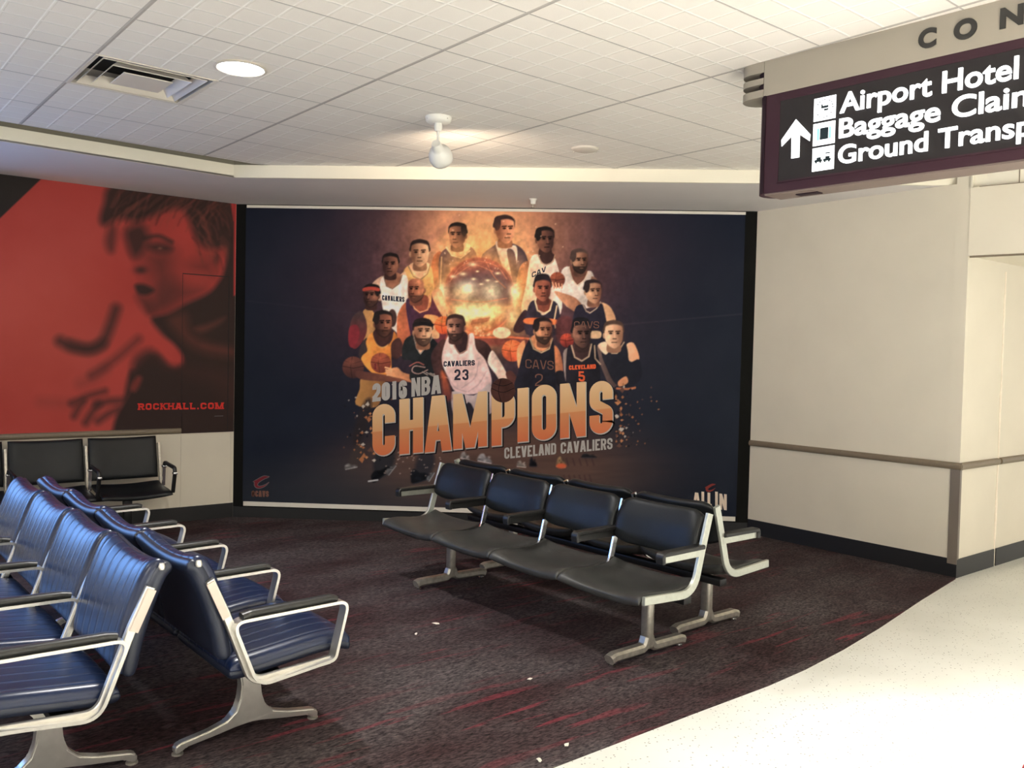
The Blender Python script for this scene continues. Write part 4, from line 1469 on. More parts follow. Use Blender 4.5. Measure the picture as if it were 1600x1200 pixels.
M['gold_ink'] = gold_material()
POSTER_GAIN = 1.35
poster = grid_panel('poster', np.array([PX0, 0, 0.0]), np.array([1.0, 0, 0]), PN, PX1 - PX0, PZ0, PZ1, 740, 443, PDEP, paint_poster, M['poster_print'], POSTER_GAIN)
tag(poster, 'large dark navy basketball championship poster filling the black back wall', 'poster')
obj('top_rail', slab((0, 0, 0), (1, 0, 0), (0, -1, 0), PX0 + .01, PX1, PZ1 - .004, PZ1 + .020, 0.001, 0.022), M['rail_white'], poster)
obj('bottom_rail', slab((0, 0, 0), (1, 0, 0), (0, -1, 0), PX0 + .01, PX1 - .008, PZ0 - .040, PZ0, 0.001, 0.022), M['rail_white'], poster)

# the big word: letter by letter, each its own box on the rising baseline
BIG = [('C', 582, 617, 713, 633), ('H', 624, 661, 710, 624), ('A', 664, 705, 707, 620), ('M', 708, 761, 702, 616), ('P', 768, 804, 697, 612),
       ('I', 808, 826, 691, 607), ('O', 831, 869, 689, 603), ('N', 875, 915, 685, 600), ('S', 921, 957, 679, 597)]


def big_word(dx, dy, grow):
    out = []
    for ch, xa, xb, yb, yt in BIG:
        h, w = yb - yt, xb - xa
        t = 15.5 if ch not in 'AMN' else 14.0
        if ch == 'I':
            t = 17
        sk = -0.098
        for qd, lay in glyph_quads(ch, -grow / 2, -grow / 2, w + grow, h + grow, t + grow):
            out.append(([(xa + dx + p[0], yb + dy - p[1] + sk * p[0]) for p in qd], lay))
    return out


quads_mesh('title_shadow', big_word(2.6, 2.6, 2.0), P_at, 0.0010, PN, M['shadow_ink'], poster)
quads_mesh('title_outline', big_word(0.9, 1.3, 1.2), P_at, 0.0020, PN, M['silver_ink'], poster)
quads_mesh('title_lettering', big_word(0, 0, 0.0), P_at, 0.0030, PN, M['gold_ink'], poster)
def disc(name, cx, cy, r, m, lift):
    bm = bmesh.new()
    vs = [bm.verts.new(Vector(P_at(cx + r * math.cos(a), cy + r * math.sin(a))) + Vector(PN) * lift) for a in np.linspace(0, 2 * math.pi, 41)[:-1]]
    f = bm.faces.new(vs)
    f.normal_update()
    if f.normal.dot(Vector(PN)) < 0:
        f.normal_flip()
    return obj(name, bm, m, poster)


o = disc('printed_ball', 786, 610, 19, M['ball_ink'], 0.0042)
for pts in ([(768, 607), (786, 613), (804, 606)], [(783, 592), (779, 610), (783, 628)], [(771, 599), (786, 603), (801, 598)]):
    sp_ = smooth_path(pts, 5)
    quads_mesh('ball_seam', [(q, 0) for q in strip_quads(sp_, 1.0)], P_at, 0.0046, PN, M['shadow_ink'], o)
quads_mesh('top_line_lettering', line_text('2016', 582, 628.0, 636, 622, 28.5, 6.2, gap=.13), P_at, 0.0040, PN, M['silver_ink'], poster)
quads_mesh('top_line_lettering', line_text('NBA', 643, 620.0, 689, 614.5, 29, 5.4, gap=.12), P_at, 0.0040, PN, M['silver_ink'], poster)
quads_mesh('team_line_lettering', line_text('CLEVELAND', 788, 717, 869, 709.5, 17.5, 3.0, gap=.16), P_at, 0.0040, PN, M['silver_ink'], poster)
quads_mesh('team_line_lettering', line_text('CAVALIERS', 876, 709, 957, 701.5, 17.5, 3.0, gap=.16), P_at, 0.0040, PN, M['silver_ink'], poster)
# small lettering on the printed shirts
for txt, a, ink_ in (('CAVALIERS', (693, 573, 742, 571, 8.5, 2.0, None, .12), 'navy_ink'), ('23', (710, 594, 732, 594, 17, 3.2, None, .3), 'navy_ink'),
                     ('CAVALIERS', (597, 469, 632, 472, 8, 1.7, None, .12), 'navy_ink'), ('CAV', (831, 434, 853, 424, 8, 1.7, None, .15), 'navy_ink'),
                     ('CAVS', (821, 575, 865, 578, 14, 1.6, None, .16), 'brown_ink'), ('2', (836, 603, 848, 603, 19, 1.9, None, .16), 'brown_ink'),
                     ('CAVS', (897, 513, 936, 513, 11, 1.3, None, .16), 'brown_ink'), ('CLEVELAND', (889, 578, 931, 576, 7, 1.9, None, .1), 'orange_ink'),
                     ('5', (904, 596, 914, 596, 16, 3.0, None, .1), 'orange_ink'), ('1', (584, 577, 589, 577, 9, 1.7, None, .1), 'wine_ink')):
    quads_mesh('shirt_lettering', line_text(txt, *a), P_at, 0.0008, PN, M[ink_], poster)


def sword_c(cx, cy, s, grow=0.0):
    """slanted C with pointed ends, drawn in a 40 x 32 box: quads of a stroke of changing width"""
    cl = smooth_path([(39.5, 3, .6), (34, 4.2, 5), (27, 5, 8), (18, 9.5, 9), (10, 15, 9.5), (6.8, 21, 9.2), (8.6, 26.3, 8), (14.5, 28.6, 6.2), (22, 27.2, 5.2), (30, 23.5, 3.6), (38.5, 16.5, .6)], 4)
    f = lambda x, y: (cx + (x - 20) * s / 40, cy + (y - 16) * s / 40)
    L_, R_ = [], []
    for k, p in enumerate(cl):
        t = cl[min(k + 1, len(cl) - 1)][:2] - cl[max(k - 1, 0)][:2]
        t = t / (np.linalg.norm(t) + 1e-9)
        w = max(.3, p[2] / 2 + grow)
        L_.append(f(p[0] - t[1] * w, p[1] + t[0] * w))
        R_.append(f(p[0] + t[1] * w, p[1] - t[0] * w))
    out = [((L_[k], L_[k + 1], R_[k + 1], R_[k]), 0) for k in range(len(cl) - 1)]
    out.append(((f(-.5 - grow, 15.3), f(7, 10.5 - grow), f(8, 15), f(2.5, 17.5 + grow)), 1))
    return out


quads_mesh('team_logo', sword_c(408.5, 753, 26, 0.6), P_at, 0.0006, PN, M['grey_ink'], poster)
quads_mesh('team_logo', sword_c(408.5, 753, 26, -1.0), P_at, 0.0012, PN, M['wine_ink'], poster)
quads_mesh('handle_lettering', line_text('@CAVS', 393, 776, 420, 776.5, 9.5, 2.4, gap=.12), P_at, 0.0008, PN, M['brown_ink'], poster)
quads_mesh('team_logo', sword_c(1110, 762, 17), P_at, 0.0006, PN, M['logo_red'], poster)
ALLIN = []
for ch, xa, xb, yb, yt in (('A', 1083, 1094, 789, 769), ('L', 1096, 1102, 790, 768), ('L', 1105.5, 1112, 791, 769.5), ('I', 1117, 1122, 791, 768), ('N', 1124, 1135.5, 796, 771)):
    for qd, lay in glyph_quads(ch, 0, 0, xb - xa, yb - yt, 4.2 if ch != 'A' else 3.6):
        ALLIN.append(([(xa + p[0], yb - p[1] + .12 * p[0]) for p in qd], lay))
quads_mesh('slogan_lettering', ALLIN, P_at, 0.0008, PN, M['cream_ink'], poster)

# ------------------------------------------------------------------ the red wall mural
MD_ = 0.008


def M_at(x, y):
    return on_plane(x, y, CL + LN * MD_, LN)


def paint_mural(k):
    X, Y = k.X, k.Y
    RED, DRK = np.array((158, 62, 56)), np.array((50, 39, 37))
    k.C[...] = (148, 56, 52)
    gl = np.exp(-((X - 60) / 170) ** 2 - ((Y - 520) / 190) ** 2)
    k.C[...] = k.C + gl[..., None] * np.array((14, 14, 10))
    k.C += ((value_noise(X, Y, 90, 21, 4) - .5) * 14)[..., None]
    # side of the face, plain and soft
    k.poly([(200, 352), (240, 330), (300, 330), (330, 392), (342, 386), (352, 394), (346, 418), (336, 442), (325, 456), (290, 474), (262, 488), (238, 494),
            (227, 484), (219, 470), (214, 458), (211, 447), (213, 439), (209, 427), (206, 416), (201, 404), (197, 388), (196, 366)], (142, 56, 51), soft=3)
    k.glow(292, 362, 26, 22, (158, 60, 55), .7)
    k.glow(318, 432, 20, 18, (160, 62, 56), .6)
    k.poly([(196, 360), (220, 350), (232, 368), (224, 392), (210, 402), (200, 386)], DRK, soft=9, alpha=.85)
    k.poly([(226, 398), (266, 392), (272, 430), (262, 472), (244, 478), (238, 440)], DRK, soft=20, alpha=.5)
    k.poly([(262, 440), (300, 446), (320, 452), (288, 474), (250, 488), (236, 480)], DRK, soft=14, alpha=.45)
    k.line(smooth_path([(226, 372), (248, 369), (268, 378)], 5), 6, DRK, 3.5, .8)
    k.ell(250, 387, 19, 7, DRK, rot=.1, soft=7, alpha=.85)
    k.glow(250, 388, 3.5, 2.2, (136, 86, 72), .5)
    k.glow(220, 422, 10, 6, DRK, .8)
    k.poly([(211, 446), (224, 444), (241, 453), (230, 461), (216, 459)], DRK, soft=4, alpha=.95)
    k.poly([(213, 462), (230, 464), (242, 482), (232, 492), (220, 478)], DRK, soft=8, alpha=.5)
    k.poly([(296, 412), (330, 404), (334, 432), (306, 426)], DRK, soft=14, alpha=.4)
    k.glow(338, 404, 5, 10, DRK, .65)
    # hair, combed back over the ear, with loose locks in front
    k.poly([(172, 290), (162, 318), (156, 342), (163, 352), (186, 342), (214, 346), (236, 338), (262, 328), (284, 328), (296, 346), (304, 370), (318, 386), (336, 390),
            (352, 390), (358, 420), (352, 450), (334, 470), (372, 470), (372, 300), (330, 270), (230, 260)], DRK, soft=7, alpha=.95)
    tones = [(96, 56, 46), (112, 60, 50), (124, 62, 54), (40, 32, 31), (34, 28, 27)]
    for q in range(90):
        x, y0 = random.uniform(176, 352), random.uniform(292, 332)
        b = random.uniform(-6, 14)
        k.line(smooth_path([(x + 14, y0 - 4), (x, y0 + 6), (x - 14 + b, y0 + 18), (x - 20 + b, y0 + 30)], 4), 2.0, random.choice(tones), 2.2, .30)
    for q in range(46):
        x, y = random.uniform(296, 352), random.uniform(326, 400)
        k.line(smooth_path([(x, y), (x + 8, y + 10), (x + 12, y + 26)], 4), 2.2, random.choice(tones[:4]), 2.2, .3)
    k.poly([(172, 352), (182, 358), (180, 390), (170, 394), (164, 376)], DRK, soft=7, alpha=.6)
    k.glow(186, 388, 5, 12, (158, 62, 56), .5)
    # dark coat with turned up collar
    k.poly([(236, 498), (262, 490), (292, 474), (328, 456), (348, 430), (366, 400), (380, 700), (170, 700), (176, 672), (182, 650), (194, 628), (206, 604), (208, 585), (226, 562), (246, 552),
            (268, 574), (282, 570), (285, 556), (272, 538), (252, 522)], DRK, soft=5)
    k.poly([(262, 500), (290, 490), (300, 520), (330, 536), (366, 545), (366, 558), (320, 552), (288, 534)], (98, 54, 46), soft=9, alpha=.55)
    k.poly([(304, 512), (330, 504), (352, 496), (340, 508), (316, 520)], (110, 60, 50), soft=5, alpha=.5)
    k.line([(318, 540), (360, 548)], 6, (92, 52, 46), 5, .45)
    k.poly([(290, 580), (340, 600), (366, 640), (366, 590)], (74, 46, 42), soft=18, alpha=.5)
    # soft gesturing hand and cuff
    k.poly([(170, 520), (190, 492), (226, 500), (262, 540), (282, 566), (262, 572), (236, 556), (206, 578), (190, 612), (150, 640), (110, 650), (120, 610), (150, 580)], (160, 62, 56), soft=12, alpha=.55)
    k.line(smooth_path([(94, 533), (114, 543), (140, 545), (160, 535), (172, 510), (181, 483)], 6), 13, DRK, 9, .9)
    k.line(smooth_path([(112, 538), (140, 546), (160, 538)], 6), 15, DRK, 8, .6)
    k.line(smooth_path([(143, 586), (164, 573), (188, 555), (216, 530)], 6), 8, DRK, 9, .62)
    k.line(smooth_path([(126, 600), (150, 590), (164, 578)], 5), 9, DRK, 12, .3)
    k.poly([(210, 560), (236, 546), (262, 570), (280, 574), (270, 584), (230, 580), (208, 590)], DRK, soft=9, alpha=.8)
    k.poly([(198, 602), (205, 580), (212, 586), (206, 610), (196, 624)], DRK, soft=6)
    k.poly([(204, 606), (214, 588), (222, 592), (212, 612)], (128, 54, 48), soft=4, alpha=.7)
    for a, b, w_ in (((112, 630), (164, 611), 7), ((116, 650), (130, 628), 8), ((134, 660), (154, 632), 9), ((153, 658), (184, 640), 8), ((150, 632), (190, 626), 9)):
        k.line([a, ((a[0] + b[0]) / 2, (a[1] + b[1]) / 2 - 2), b], w_, DRK, 7, .78)
    k.line([(64, 628), (112, 631)], 6, DRK, 13, .25)
    # narrow light strip down the right edge and the black corner at the upper left
    k.poly([(366, 312), (371, 312), (371, 462), (365, 462)], (158, 52, 50), curve=False, soft=1.5)
    k.poly([(358, 300), (366, 314), (365, 345)], (158, 52, 50), curve=False, soft=2)
    k.poly([(-700, 100), (-700, 900), (-500, 840), (0, 341), (68, 276), (60, 200)], (42, 38, 36), curve=False, soft=1.2)


MURAL_GAIN = 1.35
mural = grid_panel('wall_mural', CL + LW * 0.004, LW, LN, 2.5, 0.800, SOFFIT, 400, 330, MD_, paint_mural, M['mural_print'], MURAL_GAIN)
tag(mural, 'red and black wall mural of a person turning with a raised hand', 'mural')
ROCK = []
xs0, xs1 = 216.0, 349.0
ROCK = line_text('ROCKHALL.COM', 216, 640.5, 349, 639.0, 10.2, 2.5, gap=.26, slab_serif=True)
quads_mesh('web_address_lettering', ROCK, M_at, 0.0008, LN, M['red_ink'], mural)
bm = slab(CL, LW, LN, 0.105, 0.185, 0.946, 0.951, MD_, MD_ + 0.0008)
obj('credit_line', bm, M['grey_ink'], mural)
bm = slab(CL, LW, LN, 0.067, 0.483, 2.224, 2.232, MD_, MD_ + 0.0016)
slab(CL, LW, LN, 0.060, 0.067, 0.80, 2.232, MD_, MD_ + 0.0016, bm)
slab(CL, LW, LN, 0.481, 0.484, 0.845, 2.232, MD_, MD_ + 0.0012, bm)
obj('door_seam', bm, M['seam'], mural)

# ------------------------------------------------------------------ black tandem seats in the middle
BP = 0.581


def black_bench(name, loc, rz, label, leg_shift):
    root = empty(name, loc, rz, label, 'airport bench', 'back to back black benches before the poster')
    n = 4
    half = n * BP / 2
    # contoured seat: scooped in the middle, front edge rolled down
    path = smooth_path([(-0.37, 0.392), (-0.345, 0.418), (-0.27, 0.426), (-0.12, 0.412), (0.00, 0.425), (0.06, 0.455)], 5)
    bm = bmesh.new()
    add_pad(bm, path, 0.577, 0.046, power=14, powl=16,
            sag=lambda x, l: -0.046 * (1 - abs(x) ** 2.4) * (1 - 0.45 * l) + 0.012 * abs(x) ** 4)
    seat_me = mesh_with(bm, 'seat', M['worn_vinyl'], 60)
    bpth = smooth_path([(0.040, 0.560), (0.047, 0.62), (0.066, 0.70), (0.098, 0.775), (0.112, 0.806)], 5)
    bm = bmesh.new()
    add_pad(bm, bpth, 0.566, 0.052, power=10, powl=12,
            sag=lambda x, l: -0.022 * (1 - x * x))
    # rounded corners of the back cushion
    for v in bm.verts:
        x = abs(v.co.x) / 0.28
        if v.co.z > 0.70 and x > .7:
            v.co.z -= 0.035 * ((x - .7) / .3) ** 2 * (v.co.z - 0.70) / 0.11
        if v.co.z < 0.66 and x > .6:
            v.co.z += 0.030 * ((x - .6) / .4) ** 2 * (0.66 - v.co.z) / 0.10
    back_me = mesh_with(bm, 'backrest', M['black_vinyl'], 60)
    fp = round_path([(-0.365, 0.420), (0.005, 0.400), (0.060, 0.60), (0.118, 0.790)], [0, 0.13, 0.2, 0], n=8)
    bm = bmesh.new()
    add_band(bm, fp, -0.010, 0.010, 0.042, chamfer=0.003)
    end_me = mesh_with(bm, 'frame', M['steel'], 35)
    bm = bmesh.new()
    add_band(bm, round_path([(-0.24, 0.385), (0.010, 0.385), (0.064, 0.60), (0.118, 0.782)], [0, 0.13, 0.2, 0], n=8), -0.007, 0.007, 0.034, chamfer=0.002)
    frame_me = mesh_with(bm, 'frame', M['chrome'], 35)
    bm = bmesh.new()
    add_band(bm, [np.array((-0.235, 0.600)), np.array((0.065, 0.600))], -0.011, 0.011, 0.036, chamfer=0.002)
    arm_me = mesh_with(bm, 'armrest', M['steel'], 35)
    dark_arm_me = arm_me.copy()
    dark_arm_me.materials[0] = M['black_plastic']
    bm = bmesh.new()
    ap = round_path([(-0.246, 0.583), (-0.250, 0.628), (0.06, 0.630)], [0, 0.018, 0], n=6)
    add_band(bm, ap, -0.026, 0.026, 0.022, chamfer=0.005)
    pad_me = mesh_with(bm, 'arm_pad', M['black_plastic'], 40)
    for i in range(n):
        x = -half + (i + .5) * BP
        obj_at('seat', seat_me, root, (x, 0, 0))
        obj_at('backrest', back_me, root, (x, 0, 0))
    for i in range(n + 1):
        x = -half + i * BP
        side = 1 if i == n else -1 if i == 0 else 0
        obj_at('frame', end_me if side else frame_me, root, (x + side * .012, 0, 0))
        a = obj_at('armrest', arm_me if side else dark_arm_me, root, (x + side * .012, 0, 0))
        obj_at('arm_pad', pad_me, a)
    bm = bmesh.new()
    add_box(bm, (0, 0, 0.357), (n * BP - 0.03, 0.060, 0.040), bevel=0.006)
    if leg_shift:
        for x in (-0.885, 0.885):
            add_box(bm, (x + 0.005, leg_shift / 2, 0.352), (0.07, abs(leg_shift) + 0.06, 0.03), bevel=0.004)
    obj('beam', bm, M['black_steel'], root, 35)
    ys = leg_shift
    for i, x in enumerate((-0.885, 0.885)):
        bm = bmesh.new()
        add_box(bm, (0, 0, 0.200), (0.062, 0.050, 0.31), bevel=0.016, seg=3)
        # foot: two rounded runners that meet the post in an elbow
        for s in (-1, 1):
            prof = round_path([(s * 0.010, 0.105), (s * 0.030, 0.052), (s * 0.255, 0.050), (s * 0.285, 0.040)], [0, 0.05, 0.04, 0], n=6)
            add_band(bm, prof, -0.030, 0.030, 0.048, chamfer=0.012)
        leg = obj('leg', bm, M['dull_steel'], root, 40)
        leg.location = (x, ys, 0)
        for s in (-1, 1):
            bm = bmesh.new()
            add_lathe(bm, [(0.0, 0.0035), (0.020, 0.0035), (0.020, 0.012), (0.008, 0.014), (0.008, 0.032), (0.0, 0.032)], seg=16)
            gl = obj('glide', bm, M['chrome'], leg, 40)
            gl.location = (0, s * 0.262, 0)
    return root


p = uv(1.950, 1.915)
black_bench('tandem_bench', (p.x, p.y, 0), TH, 'black four-seat bench facing the viewer in the middle of the carpet', 0.0)
p = uv(1.835, 1.470)
black_bench('tandem_bench', (p.x, p.y, 0), TH + math.pi, 'black four-seat bench facing the basketball poster, behind the front one', -0.20)

# ------------------------------------------------------------------ blue tandem seats at the left
QP = 0.612


def blue_bench(name, loc, rz, label):
    root = empty(name, loc, rz, label, 'airport bench', 'back to back blue benches')
    n = 4
    half = n * QP / 2
    path = smooth_path([(-0.315, 0.372), (-0.300, 0.398), (-0.20, 0.404), (-0.02, 0.386), (0.12, 0.372), (0.175, 0.374)], 5)
    bm = bmesh.new()
    add_pad(bm, path, 0.560, 0.074, nx=22, power=22, powl=14, sag=lambda x, l: 0.008 * (1 - x * x))
    seat_me = mesh_with(bm, 'seat', M['blue'], 60)
    bm = bmesh.new()
    add_pad(bm, smooth_path([(-0.322, 0.362), (-0.300, 0.384), (-0.20, 0.390), (-0.02, 0.372), (0.12, 0.358), (0.178, 0.360)], 5), 0.566, 0.050, nx=14, power=40, powl=30)
    side_me = mesh_with(bm, 'seat_side', M['blue_side'], 60)
    bpth = smooth_path([(0.176, 0.440), (0.196, 0.540), (0.226, 0.645), (0.264, 0.748), (0.292, 0.797), (0.322, 0.806)], 5)
    bm = bmesh.new()
    add_pad(bm, bpth, 0.586, 0.066, nx=22, power=24, powl=16, sag=lambda x, l: -0.006 * (1 - x * x))
    dip = lambda v, w_: setattr(v.co, 'z', v.co.z - 0.026 * max(0.0, 1 - (2 * v.co.x / w_) ** 2) * min(1.0, max(0.0, (v.co.z - 0.60) / 0.2)) ** 2)
    for v in bm.verts:
        dip(v, 0.586)
    back_me = mesh_with(bm, 'backrest', M['blue'], 60)
    bm = bmesh.new()
    add_pad(bm, [np.array(p_) + np.array((0.022, -0.012)) for p_ in bpth], 0.602, 0.062, nx=16, power=40, powl=24)
    for v in bm.verts:
        dip(v, 0.602)
    shell_me = mesh_with(bm, 'back_shell', M['blue_side'], 60)
    ring = round_path([(-0.285, 0.578), (-0.228, 0.352), (0.092, 0.318), (0.190, 0.572)], [0.035, 0.03, 0.075, 0.035], closed=True, n=8)
    bm = bmesh.new()
    add_band(bm, ring, -0.026, 0.026, 0.012, closed=True)
    ring_me = mesh_with(bm, 'arm_loop', M['cast'], 40)
    bm = bmesh.new()
    add_band(bm, round_path([(-0.22, 0.345), (0.10, 0.325), (0.205, 0.600), (0.266, 0.735)], [0, 0.07, 0.1, 0], n=8), -0.012, 0.012, 0.032, chamfer=0.003)
    add_lathe(bm, [(0.0, 0.788), (0.011, 0.79), (0.013, 0.80), (0.009, 0.812), (0.0, 0.814)], c=(0, 0.305, 0), seg=14)
    frame_me = mesh_with(bm, 'frame', M['cast'], 40)
    bm = bmesh.new()
    pth = round_path([(-0.235, 0.591), (-0.215, 0.597), (0.115, 0.592), (0.150, 0.586)], [0, 0.03, 0.03, 0], n=4)
    add_band(bm, pth, -0.024, 0.024, 0.024, chamfer=0.008)
    pad_me = mesh_with(bm, 'arm_pad', M['arm_black'], 50)
    bm = bmesh.new()
    add_band(bm, [np.array((0.207, 0.590)), np.array((0.268, 0.728))], -0.004, 0.004, 0.030)
    plate_me = mesh_with(bm, 'end_plate', M['plate'], 40)
    for i in range(n):
        x = -half + (i + .5) * QP
        s = obj_at('seat', seat_me, root, (x, 0, 0))
        obj_at('seat_side', side_me, s)
        b = obj_at('backrest', back_me, root, (x, 0, 0))
        obj_at('back_shell', shell_me, b)
    for i in range(n + 1):
        x = -half + i * QP
        f_ = obj_at('frame', frame_me, root, (x, 0, 0))
        if i in (0, n):
            obj_at('end_plate', plate_me, f_, (0.015 * (1 if i == n else -1), 0, 0))
        xo = 0.014 * (1 if i == n else -1 if i == 0 else 0)
        a = obj_at('arm_loop', ring_me, root, (x + xo, 0, 0))
        obj_at('arm_pad', pad_me, a)
    bm = bmesh.new()
    add_box(bm, (0, 0.0, 0.318), (n * QP - 0.04, 0.075, 0.030), bevel=0.006)
    obj('beam', bm, M['black_steel'], root, 35)
    out = [(-0.300, 0.012), (-0.300, 0.040), (-0.280, 0.052), (-0.17, 0.070), (-0.10, 0.090), (-0.062, 0.125), (-0.046, 0.170), (-0.040, 0.225), (-0.046, 0.262), (-0.085, 0.304),
           (0.085, 0.304), (0.046, 0.262), (0.040, 0.225), (0.046, 0.170), (0.062, 0.125), (0.10, 0.090), (0.17, 0.070), (0.280, 0.052), (0.300, 0.040), (0.300, 0.012),
           (0.275, 0.016), (0.255, 0.030), (0.15, 0.044), (0.06, 0.060), (0.0, 0.066), (-0.06, 0.060), (-0.15, 0.044), (-0.255, 0.030), (-0.275, 0.016)]
    for x in (-half + 0.26, half - 0.26):
        bm = bmesh.new()
        f = bm.faces.new([bm.verts.new((-0.024, y, z)) for y, z in out])
        r = bmesh.ops.extrude_face_region(bm, geom=[f])
        for e in r['geom']:
            if isinstance(e, bmesh.types.BMVert):
                e.co.x = 0.024
        # thicker waist, slimmer toes
        for v in bm.verts:
            k = max(0.0, 1 - abs(v.co.y) / 0.16)
            v.co.x *= 0.85 + 0.35 * k * (1 if v.co.z > .1 else .6)
        bmesh.ops.bevel(bm, geom=list(bm.edges), offset=0.006, segments=2, affect='EDGES')
        leg = obj('leg', bm, M['cast'], root, 50)
        leg.location = (x, 0, 0)
        for s in (-1, 1):
            bm = bmesh.new()
            add_lathe(bm, [(0.0, 0.0035), (0.022, 0.0035), (0.022, 0.010), (0.009, 0.013), (0.009, 0.022), (0.0, 0.022)], seg=16)
            gl = obj('glide', bm, M['dull_steel'], leg, 40)
            gl.location = (0, s * 0.285, 0)
    return root


p = uv(2.770 - 2 * QP, 3.960)
blue_bench('tandem_bench', (p.x, p.y, 0), TH + math.pi, 'blue ribbed four-seat bench facing the poster, its end leg fully in view')
p = uv(2.740 - 2 * QP, 4.690)
blue_bench('tandem_bench', (p.x, p.y, 0), TH, 'blue ribbed four-seat bench at the left edge, backs glowing blue')

# ------------------------------------------------------------------ black seats along the left wall
WP = 0.583


def wall_bench():
    o = CL + LW * (0.735 - 0.02 + WP * 1.5) + LN * 0.34
    rz = math.atan2(-LW[1], -LW[0])
    root = empty('tandem_bench', (o[0], o[1], 0), rz, 'black bench with loop armrests against the wall under the red mural', 'airport bench')
    n = 3
    half = n * WP / 2
    bm = bmesh.new()
    add_pad(bm, smooth_path([(-0.26, 0.352), (-0.235, 0.372), (-0.15, 0.385), (0.02, 0.395), (0.13, 0.425)], 5), 0.545, 0.045, power=8, powl=10,
            sag=lambda x, l: -0.034 * (1 - x * x) * (1 - .4 * l))
    seat_me = mesh_with(bm, 'seat', M['black_vinyl'], 60)
    bm = bmesh.new()
    add_pad(bm, smooth_path([(0.150, 0.452), (0.165, 0.55), (0.195, 0.68), (0.220, 0.780), (0.228, 0.800)], 5), 0.545, 0.055, power=12, powl=14,
            sag=lambda x, l: -0.018 * (1 - x * x))
    back_me = mesh_with(bm, 'backrest', M['black_vinyl'], 60)
    bm = bmesh.new()
    add_band(bm, round_path([(-0.10, 0.350), (0.13, 0.375), (0.21, 0.74)], [0, 0.06, 0], n=8), -0.011, 0.011, 0.030, chamfer=0.003)
    frame_me = mesh_with(bm, 'frame', M['dull_steel'], 40)
    bm = bmesh.new()
    add_band(bm, round_path([(-0.195, 0.365), (-0.245, 0.540), (-0.232, 0.572), (0.02, 0.590), (0.045, 0.560)], [0, .03, .03, .03, 0], n=6), -0.014, 0.014, 0.030, chamfer=0.006)
    arm_me = mesh_with(bm, 'armrest', M['black_plastic'], 50)
    caps = []
    for y_, z_ in ((-0.243, 0.528), (0.045, 0.556)):
        bm = bmesh.new()
        add_box(bm, (0, y_, z_), (0.034, 0.038, 0.021), bevel=0.004)
        caps.append(mesh_with(bm, 'chrome_cap', M['chrome'], 40))
    bm = bmesh.new()
    add_band(bm, [np.array((0.060, 0.390)), np.array((0.048, 0.545))], -0.012, 0.012, 0.016, chamfer=0.003)
    post_me = mesh_with(bm, 'arm_post', M['chrome'], 40)
    for i in range(n):
        x = -half + (i + .5) * WP
        obj_at('seat', seat_me, root, (x, 0, 0))
        obj_at('backrest', back_me, root, (x, 0, 0))
    for i in range(n + 1):
        x = -half + i * WP
        obj_at('frame', frame_me, root, (x, 0, 0))
        a = obj_at('armrest', arm_me, root, (x, 0, 0))
        for c_ in caps:
            obj_at('chrome_cap', c_, a)
        obj_at('arm_post', post_me, a)
    bm = bmesh.new()
    add_box(bm, (0, 0.03, 0.325), (n * WP - 0.1, 0.07, 0.05), bevel=0.006)
    obj('beam', bm, M['black_steel'], root, 35)
    for x in (-half + 0.30, half - 0.30):
        bm = bmesh.new()
        add_box(bm, (0, 0.03, 0.18), (0.07, 0.05, 0.30), bevel=0.008)
        add_box(bm, (0, 0.00, 0.030), (0.06, 0.46, 0.040), bevel=0.012)
        leg = obj('leg', bm, M['black_steel'], root, 40)
        leg.location = (x, 0, 0)
        for s in (-1, 1):
            bm = bmesh.new()
            add_lathe(bm, [(0.0, 0.0035), (0.02, 0.0035), (0.02, 0.010), (0.009, 0.012), (0.009, 0.02), (0.0, 0.02)], seg=14)
            g_ = obj('glide', bm, M['dull_steel'], leg, 40)
            g_.location = (0, s * 0.2, 0)


wall_bench()

# ------------------------------------------------------------------ hanging sign
SO = np.array([0.956, -3.693, 0.0])
SA = math.radians(-44.54)
SD = np.array([math.cos(SA), math.sin(SA), 0.0])
SN = np.array([math.sin(SA), -math.cos(SA), 0.0])         # towards the viewer
SDEP = 0.155
SLEN = 3.6
sign = empty('hanging_sign', tuple(SO + SD * SLEN / 2 - SN * SDEP / 2 + np.array([0, 0, 2.37])), 0, 'lit wayfinding sign in a plum case hanging from the ceiling', 'sign')
sign_inv = Matrix.Translation(-Vector(sign.location))


def S_at(s, z, t=0.0):
    q = SO + SD * s + SN * t
    return Vector((q[0], q[1], z))


def sobj(name, bm, m, parent=None, smooth=None):
    bmesh.ops.transform(bm, matrix=sign_inv, verts=bm.verts)
    return obj(name, bm, m, parent or sign, smooth)


def bullnose(s0, s1, z0, z1, t_front, depth, bm=None, seg=12):
    """bar along the sign with half-round ends"""
    bm = bm or bmesh.new()
    r = depth / 2
    pts = []
    for k in range(seg + 1):
        a = math.pi / 2 + math.pi * k / seg
        pts.append((s0 + r * 0.75 * math.cos(a), t_front - r + r * math.sin(a)))
    for k in range(seg + 1):
        a = -math.pi / 2 + math.pi * k / seg
        pts.append((s1 + r * 0.75 * math.cos(a), t_front - r + r * math.sin(a)))
    add_prism(bm, [S_at(s, 0, t) for s, t in pts], z0, z1)
    return bm


